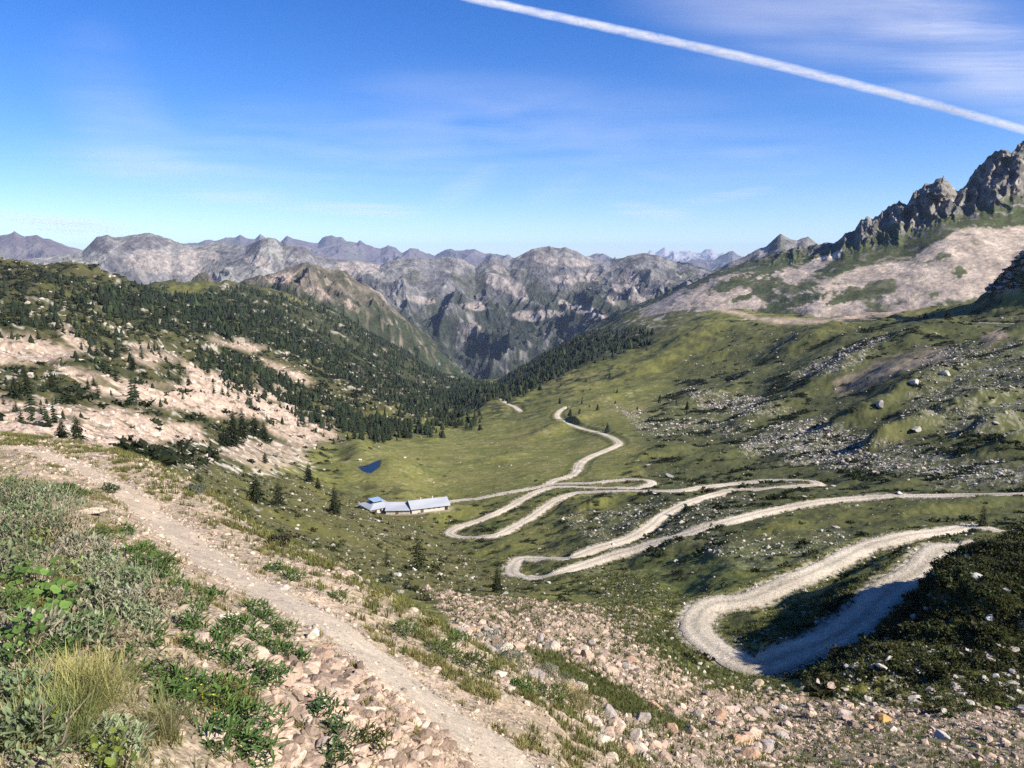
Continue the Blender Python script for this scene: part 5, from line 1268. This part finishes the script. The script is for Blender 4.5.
for i, a in enumerate([
 (94,540,34,'bright green leafy cushion under the flat cream stone',GC2),(126,534,16,'small green cushion by the path under the brown stone',GC),(106,560,26,'green cushion left of the dried flower stalk',GC),
 (147,570,50,'wide green leafy cushion along the path, right of the stalk',GC),(176,594,30,'green cushion right of the rust-red stone',GC),(195,612,26,'upper green cushion of the strip by the path',GC),
 (190,630,20,'low green cushion above the blocky pink stone, at left',GC),(235,630,34,'green strip of leaves right of the cream flat stone',GC),(222,641,26,'green leaves below the strip, right of the pink block',GC),
 (252,613,24,'green cushion nearest the path above the tan stone',GC),(280,633,26,'green cushion between tan stone and leaning slab',GC),(266,620,18,'little green cushion above the tan stone',GC),
 (258,641,20,'dark green tuft at the end of the leafy strip',GC),(266,656,30,'green tuft uphill of the rubble',GC),(150,643,28,'flat green tuft alone on the bare soil',GC),(190,648,12,'tiny green tuft left of the pink block',GC),
 (300,664,15,'small green tuft between the rubble stones',GC),(262,682,44,'green leafy mat above the large leafy patch',GC),(205,704,66,'large leafy green patch, upper part with yellow flowers',GC2),(240,728,62,'large leafy green patch, lower right part',GC),
 (178,690,36,'leafy green patch, left shoulder of the large patch',GC),(216,742,40,'leafy green fringe at the bottom of the large patch',GC),(322,714,34,'deep green plant among the maroon stones',(.055,.105,.036)),(338,738,30,'deep green plant below the maroon stones',(.055,.10,.034)),
 (330,764,36,'dark green plant on the bottom edge under the rubble',(.050,.085,.026)),(370,744,30,'brownish green plant right of the rubble',(.10,.10,.035)),(275,572,22,'green cushion in the grass beyond the path',GC),(292,580,20,'second green cushion in the grass beyond the path',GC),
 (338,600,20,'green cushion on the outer edge of the path at mid distance',(.10,.13,.04)),(400,634,30,'green cushion on the outer verge beside the grey path',(.085,.12,.036)),(440,654,34,'green cushion in the outer verge, right of the previous bend',(.085,.115,.034)),(470,668,36,'wide green plant on the outer verge below the blue shrub',(.085,.11,.034)),(548,700,40,'dark green cushion on the outer verge near the bottom',(.075,.10,.028)),(590,716,36,'olive cushion below the outer verge',(.11,.125,.036)),(640,740,40,'yellow-green cushion right of the bulky cream stone',(.17,.18,.045)),(470,612,16,'little green plant at the upper end of the rubble',(.09,.12,.03)),(580,640,18,'dark green cushion alone in the pink rubble',(.06,.10,.03)),(430,626,18,'yellow-green cushion on the brow of the verge',(.20,.19,.05)),(374,600,20,'yellowish cushion on the brow beyond the path',(.22,.20,.05)),(505,664,24,'yellow-green cushion right of the blue shrub',(.18,.18,.05)),
 (60,492,30,'small green cushion above the broad pale slab',GC),(75,497,22,'green cushion at the path edge above the broad slab',GC),(140,556,30,'green leaves between the stalk and the path',GC2),(165,580,26,'green leaves above the rust-red stone',GC),
 (208,600,24,'green tuft at the path edge above the leafy strip',GC),(212,655,24,'green tuft below the blocky pink stone',GC),(236,664,30,'green tuft left of the uphill rubble tuft',GC),(170,706,40,'green leaves at the left end of the large leafy patch',GC),
 (140,680,30,'green tuft on bare soil right of the tussock',GC),(120,665,24,'green tuft at the foot of the shrub bank',GC),(250,760,40,'green leaves on the bottom edge below the leafy patch',GC),(285,655,22,'green tuft just above the rubble',GC),
 (5,610,40,'green leaves at the left edge among the shrubs',GC2),(60,655,34,'green leaves under the grey-twigged shrub',GC),(18,665,30,'green tuft on the bare soil at the left edge',GC),(455,640,22,'green cushion above the blue shrub on the verge',GC),(520,690,24,'green cushion below the pale outer-edge stone',GC)
]): plant('leafy_plant', a[0], a[1], a[2], a[3], 'plant', 'green', a[4], None, .7, 800+i*3)
GRY = (.235, .27, .15)
for i, a in enumerate([
 (12,500,46,'topmost grey shrub against the left frame edge'),(40,505,44,'grey shrub just left of the broad pale slab'),(20,532,56,'grey shrub under the topmost one at the left edge'),(55,535,48,'silvery shrub left of the flat cream stone'),(78,552,40,'silvery shrub below the flat cream stone'),
 (10,570,56,'grey shrub at the left edge above the big-leaved plants'),(98,578,46,'dry pinkish-grey shrub left of the green path cushion'),(130,590,44,'pale silvery shrub left of the rust-red stone'),(152,604,40,'silvery shrub below the rust-red stone'),(105,608,50,'grey shrub right of the big-leaved plants'),(80,600,36,'grey shrub tucked behind the big-leaved plants'),(130,622,44,'grey shrub above the flat green tuft'),(75,640,50,'grey-twigged shrub below the big-leaved plants'),(110,650,46,'grey shrub at the lower right of the shrub bank'),(30,632,40,'grey shrub under the big-leaved plants at left'),(20,745,60,'grey-green shrub in the bottom left corner'),(110,752,56,'grey-green shrub on the bottom edge right of the tussock'),(10,700,50,'grey-green shrub at the left edge below the bare soil'),(170,668,30,'dry grey shrub above the large leafy patch'),(185,618,22,'small silvery shrub left of the green strip')]):
    t = (i*7) % 5; c = [(.16, .19, .095), (.30, .25, .16), GRY, (.29, .28, .19), (.17, .22, .105)][t]
    plant('grey_shrub', a[0], a[1]+6, a[2], a[3], 'shrub', 'grey', c, None, .7, 900+i*3)
def bigleaf(px, py, wpx, label, seed, n=13, col=(.15, .235, .05)):
    p = G.hit(px, py, .7); d = np.linalg.norm(p); R = wpx/F*d*.5; g = np.random.default_rng(seed)
    root = empty('broad_leaved_plant', tuple(p)); tag(root, label, 'plant')
    V, Fc, Cc = [], [], []
    SV, SF = [], []
    for i in range(n):
        a = g.uniform(0, 6.28); rr = R*math.sqrt(g.random()); h = .04+.11*g.random(); c0 = np.array([rr*math.cos(a), rr*math.sin(a), h]); lr = R*.17*g.uniform(.7, 1.25)
        nx = np.array([g.normal()*.35, g.normal()*.35-.25, 1.]); nx /= np.linalg.norm(nx); u = np.cross(nx, [1, 0, 0]); u /= np.linalg.norm(u); v = np.cross(nx, u)
        k = len(V); V.append(c0-nx*lr*.18); c = g.uniform(.75, 1.3); Cc.append([c*.85]*3); m_ = 11
        for j in range(m_):
            an = 2*PI*j/m_; q = lr*(1+.10*math.sin(5*an+i))*(.55 if j == 0 else 1); V.append(c0+u*q*math.cos(an)+v*q*math.sin(an)+nx*lr*.10*math.sin(3*an)); Cc.append([c]*3)
        for j in range(m_): Fc.append([k, k+1+j, k+1+(j+1) % m_])
        kk = len(SV); SV += [[c0[0]*.6-.004, c0[1]*.6, -.02], [c0[0]*.6+.004, c0[1]*.6, -.02], c0+[.003, 0, -lr*.15], c0+[-.003, 0, -lr*.15]]; SF.append([kk, kk+1, kk+2, kk+3])
    np_mesh('leaves', np.array(V), np.array(Fc), LEAF, root, cols=np.array(Cc)*np.array(col))
    np_mesh('stalks', np.array(SV), np.array(SF), LEAF, root, smooth=False, cols=np.ones((len(SV), 3))*np.array([.12, .13, .05]))
for i, a in enumerate([(28,583,46,'broad-leaved plant at upper left of the shrub bank'),(50,600,50,'largest broad-leaved plant in the middle of the shrub bank',),(38,622,46,'broad-leaved plant on the lower side of the shrub bank'),(74,570,26,'yellowish broad leaves on the crest of the shrub bank'),(92,600,30,'broad leaves right of the largest broad-leaved plant'),(92,635,36,'broad leaves at the foot of the shrub bank'),(20,640,36,'broad leaves at the left foot of the shrub bank'),(44,738,26,'single yellow-green broad leaf plant under the dry tussock'),(110,768,40,'broad yellow-green leaves on the bottom edge'),(40,545,18,'small yellow-green leaves among the upper silvery shrubs')]):
    bigleaf(a[0], a[1]+5, a[2], a[3], 1000+i, 30, (.21, .26, .05) if i in (3, 7, 8, 9) else (.13, .22, .05))
plant('grass_tussock', 75, 716, 96, 'big dry golden grass tussock in the lower left corner', 'grass tussock', 'tussock', (.30, .27, .10), None, .7, 1100, 1.6)
plant('grass_tussock', 50, 740, 80, 'greener grass tussock below the big golden one', 'grass tussock', 'tussock', (.20, .22, .08), None, .7, 1103, 1.)
plant('grass_tussock', 160, 735, 60, 'brownish grass tussock left of the large leafy patch', 'grass tussock', 'tussock', (.22, .20, .09), None, .7, 1106, .8)
plant('grass_tussock', 572, 706, 40, 'tawny grass tussock on the outer slope', 'grass tussock', 'tussock', (.26, .22, .09), None, .7, 1109, .7)
plant('grass_tussock', 400, 612, 30, 'yellow-green grass tussock on the brow of the path', 'grass tussock', 'tussock', (.24, .23, .07), None, .7, 1112, .6)
plant('grass_tussock', 96, 690, 60, 'pale dry grass tussock right behind the golden one', 'grass tussock', 'tussock', (.40, .34, .17), None, .7, 1115, 1.)
for i, a in enumerate([(486,646,34,'blue-green thistly shrub on the outer verge of the path'),(508,660,26,'darker blue-green shrub right of the thistly one'),(388,592,36,'blue-grey shrub on the brow beyond the path'),(566,688,30,'grey-green shrub at the top of the grassy gully strip'),(548,672,18,'pale spiky plant above the grassy gully strip'),(108,492,16,'small dark shrub on the far verge of the path'),(195,492,20,'small bluish shrub on the brow at left')]):
    plant('thistle_shrub', a[0], a[1], a[2], a[3], 'shrub', 'blue', [(.12,.165,.135),(.065,.12,.075),(.17,.19,.15),(.17,.18,.12),(.26,.25,.17),(.07,.09,.04),(.13,.15,.11)][i], None, .7, 1200+i*3)
plant('dark_shrub', 278, 545, 22, 'dark brown round shrub on the brow beyond the path', 'shrub', 'blue', (.035, .028, .020), None, .7, 1250)
plant('larch_bush', 985, 590, 60, 'light green bushy young larch on the heath knoll', 'bush', 'blue', (.10, .14, .035), None, 40, 1260, 1.)
# dried flower stalk by the path
p = G.hit(128, 574, .7); V = []; n = 6; H = 25/F*np.linalg.norm(p)
for i in range(5):
    for j in range(n): V.append([.011*(1-.5*i/4)*math.cos(j*2*PI/n)+.012*math.sin(i*1.3), .011*(1-.5*i/4)*math.sin(j*2*PI/n), H*i/4-.02])
st = np_mesh('dried_stalk', np.array(V), grid_faces(5, n), plain('stalk_grey', (.17, .16, .15))); st.location = tuple(p); tag(st, 'thin grey dried flower stalk standing between the green cushions by the path', 'flower stalk')
# yellow flowers on the large leafy patch
fm = plain('yellow_petal', (.75, .62, .06), .7, .1)
for (fx, fy) in [(188,700),(196,712),(203,706),(215,716),(226,708),(232,702)]:
    p = G.hit(fx, fy, .7); V = [[0, 0, .11]]; 
    for j in range(8): V.append([.006*math.cos(j*PI/4)*(1 if j % 2 else .6), .006*math.sin(j*PI/4)*(1 if j % 2 else .6), .118])
    V += [[-.002, 0, -.01], [.002, 0, -.01]]
    o = np_mesh('yellow_flower', np.array(V), np.array([[0, 1+j, 1+(j+1) % 8] for j in range(8)]+[[9, 10, 0]]), fm, smooth=False); o.location = tuple(p)
    tag(o, 'tiny yellow flower on the large leafy green patch', 'flower', 'yellow flowers on the leafy patch')
# ================================================================== CONTRAIL AND HIGH CLOUD (far above the air box)
def cloud_mat(name, sx, sy, lo, hi, mx_, det=8.):
    m, nt, b = mat_new(name); nt.nodes.remove(b); L = nt.links.new
    at = nn(nt, 'ShaderNodeAttribute'); at.attribute_name = 'Col'; g = nn(nt, 'ShaderNodeNewGeometry')
    mp = nn(nt, 'ShaderNodeMapping'); mp.inputs['Scale'].default_value = (sx, sy, sx); mp.inputs['Rotation'].default_value = (0, 0, .25); L(g.outputs['Position'], mp.inputs['Vector'])
    n = nn(nt, 'ShaderNodeTexNoise', Scale=1.0, Detail=det, Roughness=.62, Distortion=.5); L(mp.outputs[0], n.inputs['Vector'])
    mr = nn(nt, 'ShaderNodeMapRange'); mr.inputs['From Min'].default_value = lo; mr.inputs['From Max'].default_value = hi; L(n.outputs['Fac'], mr.inputs['Value'])
    mu = nn(nt, 'ShaderNodeMath', operation='MULTIPLY'); L(mr.outputs[0], mu.inputs[0]); L(at.outputs['Color'], mu.inputs[1])
    mu2 = nn(nt, 'ShaderNodeMath', operation='MULTIPLY'); L(mu.outputs[0], mu2.inputs[0]); mu2.inputs[1].default_value = mx_; mu2.use_clamp = True
    d = nn(nt, 'ShaderNodeBsdfDiffuse'); d.inputs['Color'].default_value = (.9, .9, .92, 1); t = nn(nt, 'ShaderNodeBsdfTranslucent'); t.inputs['Color'].default_value = (.9, .9, .92, 1)
    ms = nn(nt, 'ShaderNodeMixShader'); ms.inputs[0].default_value = .6; L(d.outputs[0], ms.inputs[1]); L(t.outputs[0], ms.inputs[2])
    tr = nn(nt, 'ShaderNodeBsdfTransparent'); mm = nn(nt, 'ShaderNodeMixShader'); L(mu2.outputs[0], mm.inputs[0]); L(tr.outputs[0], mm.inputs[1]); L(ms.outputs[0], mm.inputs[2])
    L(mm.outputs[0], nt.nodes['Material Output'].inputs['Surface']); return m
def sky_pt(px, py, alt):
    az, te = ray(px, py); r = alt/te; return np.array([r*math.sin(az), r*math.cos(az), alt])
lp = [(420,-18),(476,-1),(540,13),(600,26),(660,39),(720,52),(780,66),(840,81),(900,96),(960,112),(1024,130),(1060,141)]
cp = catmull(np.array([sky_pt(a, b, 8200.) for a, b in lp]), 350)
n = len(cp); tg = np.gradient(cp, axis=0); tg /= np.linalg.norm(tg, axis=1)[:, None]; sdv = np.column_stack([tg[:, 1], -tg[:, 0], tg[:, 2]*0])
sl_ = np.linalg.norm(cp, axis=1); upx = np.array([0, 0, 1.])
V = []; Ca = []; K = 14
# width measured across the line of sight
pxs, pys = project(cp[:, 0], cp[:, 1], cp[:, 2])
wpx_ = np.interp(pxs, [400, 480, 620, 760, 900, 1030], [12, 13, 14, 14, 12, 10])
jit_ = 1+.16*fbm(np.arange(n)*.21, np.zeros(n), 4, 3)
hw = wpx_/F*sl_*.5*jit_
for j in range(K):
    a = 2*PI*j/K; u = math.cos(a); h = math.sin(a)
    V.append(cp+sdv*(hw*u*1.9)[:, None]+upx*(hw*h*.10)[:, None]); Ca.append(np.full((n, 1), max(0, 1-u*u)**1.7))
V = np.stack(V, 1); Ca = np.stack(Ca, 1)
ii = np.arange(n*K).reshape(n, K); nx_ = np.roll(ii, -1, 1); Fc = np.stack([ii[:-1], nx_[:-1], nx_[1:], ii[1:]], -1).reshape(-1, 4)
ct = np_mesh('contrail', V.reshape(-1, 3), Fc, cloud_mat('contrail_ice', .0016, .0016, .22, .62, .74), cols=np.repeat(Ca.reshape(-1, 1), 3, 1)); tag(ct, 'long straight white aircraft contrail crossing the blue sky at upper right', 'contrail')
def cirrus(cx, cy, rx, ry, rot, alt, th, mat, pw=1.5):
    nu, nv_ = 26, 12; U = np.linspace(-1, 1, nu); W = np.linspace(-1, 1, nv_); c, s = math.cos(rot), math.sin(rot); out = []
    V = []; Ca = []
    for sgn in (-1, 1):
        for u in U:
            for v in W:
                px = cx+rx*u*c-ry*v*s; py = cy+rx*u*s+ry*v*c; q = max(0, 1-u*u)*max(0, 1-v*v)
                V.append(sky_pt(px, min(py, 248), alt)+np.array([0, 0, sgn*th*q])); Ca.append(q**pw)
    g = grid_faces(nu, nv_); o = np_mesh('cirrus_cloud', np.array(V), np.vstack([g, g[:, ::-1]+nu*nv_]), mat, cols=np.repeat(np.array(Ca)[:, None], 3, 1)); tag(o, kind='stuff')
CM1 = cloud_mat('cirrus_streak', .00005, .00035, .40, .72, .75); CM2 = cloud_mat('cirrus_veil', .00008, .00022, .34, .82, .20); CM4 = cloud_mat('cirrus_thin', .00010, .00016, .34, .85, .14); CM3 = cloud_mat('cirrus_wisp', .00006, .0003, .40, .75, .40)
for q in [(255,200,95,10,.07,7000,120,CM3),(365,210,70,8,.04,7000,120,CM1),(465,188,46,16,-.5,7000,120,CM2),(560,190,40,14,-.3,7000,120,CM2),(650,212,50,11,.1,7000,120,CM3),(725,197,60,7,-.15,7000,120,CM3),(150,165,130,22,.1,7600,120,CM2),(60,225,110,14,.1,7000,120,CM1)]: cirrus(*q)
for q in [(900,40,260,75,.12,9300,150,CM2),(1010,60,170,70,.3,9000,150,CM2),(760,15,170,40,.2,9400,150,CM2),(930,20,200,60,.5,9600,150,CM3),(300,150,330,70,-.15,8300,150,CM4),(120,120,120,60,1.0,9000,150,CM4),(620,140,300,70,.1,8300,150,CM4)]: cirrus(*q)
# ================================================================== ROADS as ribbons
GRAVEL, nt_, b_ = mat_new('road_gravel')
def ribbon(name, RL, w, mat, lift=.03, n=9, jit=.16, dome=.05):
    t = np.gradient(RL[:, :2], axis=0); t /= np.linalg.norm(t, axis=1)[:, None]+1e-9
    nrm = np.column_stack([-t[:, 1], t[:, 0]])
    us = np.linspace(-1, 1, n)
    s = np.arange(len(RL))
    jl = 1+jit*fbm(s*.13, s*0+3.3, 4, 5)+.12*perlin(s*.9, s*0, 8); jr = 1+jit*fbm(s*.13, s*0+9.7, 4, 6)+.12*perlin(s*.9, s*0+4, 9)
    V = []
    for u in us:
        k = (jl if u < 0 else jr)*w/2*u
        p = RL[:, :2]+nrm*k[:, None]
        z = RL[:, 2]+lift+dome*(1-abs(u)**3)-.10*(abs(u) > .99)
        z = z-.05*np.exp(-((abs(u)-.42)/.13)**2)
        V.append(np.column_stack([p, z]))
    V = np.stack(V, 1)
    o = np_mesh(name, V.reshape(-1, 3), grid_faces(len(RL), n), mat)
    c = np.ones((len(RL), n, 1))*(1+.14*np.exp(-((np.abs(us)-.45)/.16)**2)-.26*np.exp(-(us/.16)**2)-.22*(np.abs(us) > .9))[None, :, None]*(1+.22*fbm(s*.07, s*0+2, 4, 4))[:, None, None]
    at = o.data.attributes.new('Col', 'FLOAT_COLOR', 'POINT'); at.data.foreach_set('color', np.repeat(np.concatenate([c, c*.985, c*.95, c*0+1], -1).reshape(-1, 4), 1, 0).astype(np.float32).ravel())
    return tag(o, kind='structure')
def gravel_mat(name, c1, c2, sc):
    m, nt, b = mat_new(name); L = nt.links.new
    g = nn(nt, 'ShaderNodeNewGeometry')
    n1 = nn(nt, 'ShaderNodeTexNoise', Scale=sc, Detail=8.0, Roughness=.7); L(g.outputs['Position'], n1.inputs['Vector'])
    n2 = nn(nt, 'ShaderNodeTexNoise', Scale=sc*.07, Detail=4.0); L(g.outputs['Position'], n2.inputs['Vector'])
    a = nn(nt, 'ShaderNodeMath', operation='ADD'); L(n1.outputs['Fac'], a.inputs[0]); L(n2.outputs['Fac'], a.inputs[1])
    r = nn(nt, 'ShaderNodeValToRGB'); r.color_ramp.elements[0].position = .38; r.color_ramp.elements[1].position = .62
    r.color_ramp.elements[0].color = (*c1, 1); r.color_ramp.elements[1].color = (*c2, 1)
    h = nn(nt, 'ShaderNodeMath', operation='MULTIPLY'); h.inputs[1].default_value = .5
    L(a.outputs[0], h.inputs[0]); L(h.outputs[0], r.inputs['Fac']); at = nn(nt, 'ShaderNodeAttribute'); at.attribute_name = 'Col'; vm = nn(nt, 'ShaderNodeVectorMath', operation='MULTIPLY'); L(r.outputs['Color'], vm.inputs[0]); L(at.outputs['Color'], vm.inputs[1]); L(vm.outputs[0], b.inputs['Base Color'])
    bp = nn(nt, 'ShaderNodeBump'); bp.inputs['Distance'].default_value = .4/sc; L(n1.outputs['Fac'], bp.inputs['Height']); L(bp.outputs['Normal'], b.inputs['Normal'])
    return m
GRAVEL = gravel_mat('road_gravel', (.34, .295, .23), (.58, .51, .405), 1.6)
for name, RL, w in road_geo: ribbon(name, RL, w, GRAVEL)
# ================================================================== LIGHT, SKY, AIR, CAMERA
sc = bpy.context.scene
SUN_AZ, SUN_EL = math.radians(118), math.radians(35)
w = bpy.data.worlds.new('World'); sc.world = w; w.use_nodes = True
nt = w.node_tree; bg = nt.nodes['Background']
sky = nt.nodes.new('ShaderNodeTexSky'); sky.sky_type = 'NISHITA'; sky.sun_disc = False
sky.sun_elevation = SUN_EL; sky.sun_rotation = SUN_AZ
sky.altitude = 2300; sky.air_density = 1.0; sky.dust_density = 1.1; sky.ozone_density = 3.0
hs = nt.nodes.new('ShaderNodeHueSaturation'); hs.inputs['Saturation'].default_value = 1.36; hs.inputs['Hue'].default_value = .515
nt.links.new(sky.outputs['Color'], hs.inputs['Color']); nt.links.new(hs.outputs['Color'], bg.inputs['Color']); bg.inputs['Strength'].default_value = .086
sl = bpy.data.lights.new('sun', 'SUN'); sl.energy = 5.0; sl.angle = math.radians(.5); sl.color = (1., .94, .84)
so = bpy.data.objects.new('sun', sl); C.objects.link(so)
sd_ = Vector((math.sin(SUN_AZ)*math.cos(SUN_EL), math.cos(SUN_AZ)*math.cos(SUN_EL), math.sin(SUN_EL)))
so.rotation_euler = (-sd_).to_track_quat('-Z', 'Y').to_euler()
cam = bpy.data.cameras.new('camera'); co = bpy.data.objects.new('camera', cam); C.objects.link(co)
cam.sensor_width = 36; cam.lens = 36*F/1024; cam.clip_start = .05; cam.clip_end = 300000
co.location = (0, 0, 0); co.rotation_euler = (math.radians(90)-TH, 0, 0); sc.camera = co
sc.view_settings.view_transform = 'Standard'; sc.view_settings.look = 'None'; sc.view_settings.exposure = 1.06; sc.view_settings.gamma = 1
cy = sc.cycles; cy.max_bounces = 4; cy.diffuse_bounces = 1; cy.glossy_bounces = 2; cy.transmission_bounces = 2; cy.transparent_max_bounces = 12; cy.volume_bounces = 0
cy.use_denoising = False; cy.use_adaptive_sampling = False
# the air
HZ = 1
if HZ:
    hm, hnt, hb = mat_new('haze'); hnt.nodes.remove(hb)
    pv = hnt.nodes.new('ShaderNodeVolumePrincipled'); pv.inputs['Color'].default_value = (.50, .66, 1, 1); pv.inputs['Density'].default_value = 2.1e-5; pv.inputs['Anisotropy'].default_value = 0.
    hnt.links.new(pv.outputs[0], hnt.nodes['Material Output'].inputs['Volume'])
    x0, x1, y0, y1, z0, z1 = -50000, 50000, -3000, 45000, -1500, 1000
    V = [(x, y, z) for z in (z0, z1) for y in (y0, y1) for x in (x0, x1)]
    hz = np_mesh('haze', V, np.array([(0,2,3,1),(4,5,7,6),(0,1,5,4),(2,6,7,3),(0,4,6,2),(1,3,7,5)]), hm, smooth=False); tag(hz, kind='stuff')
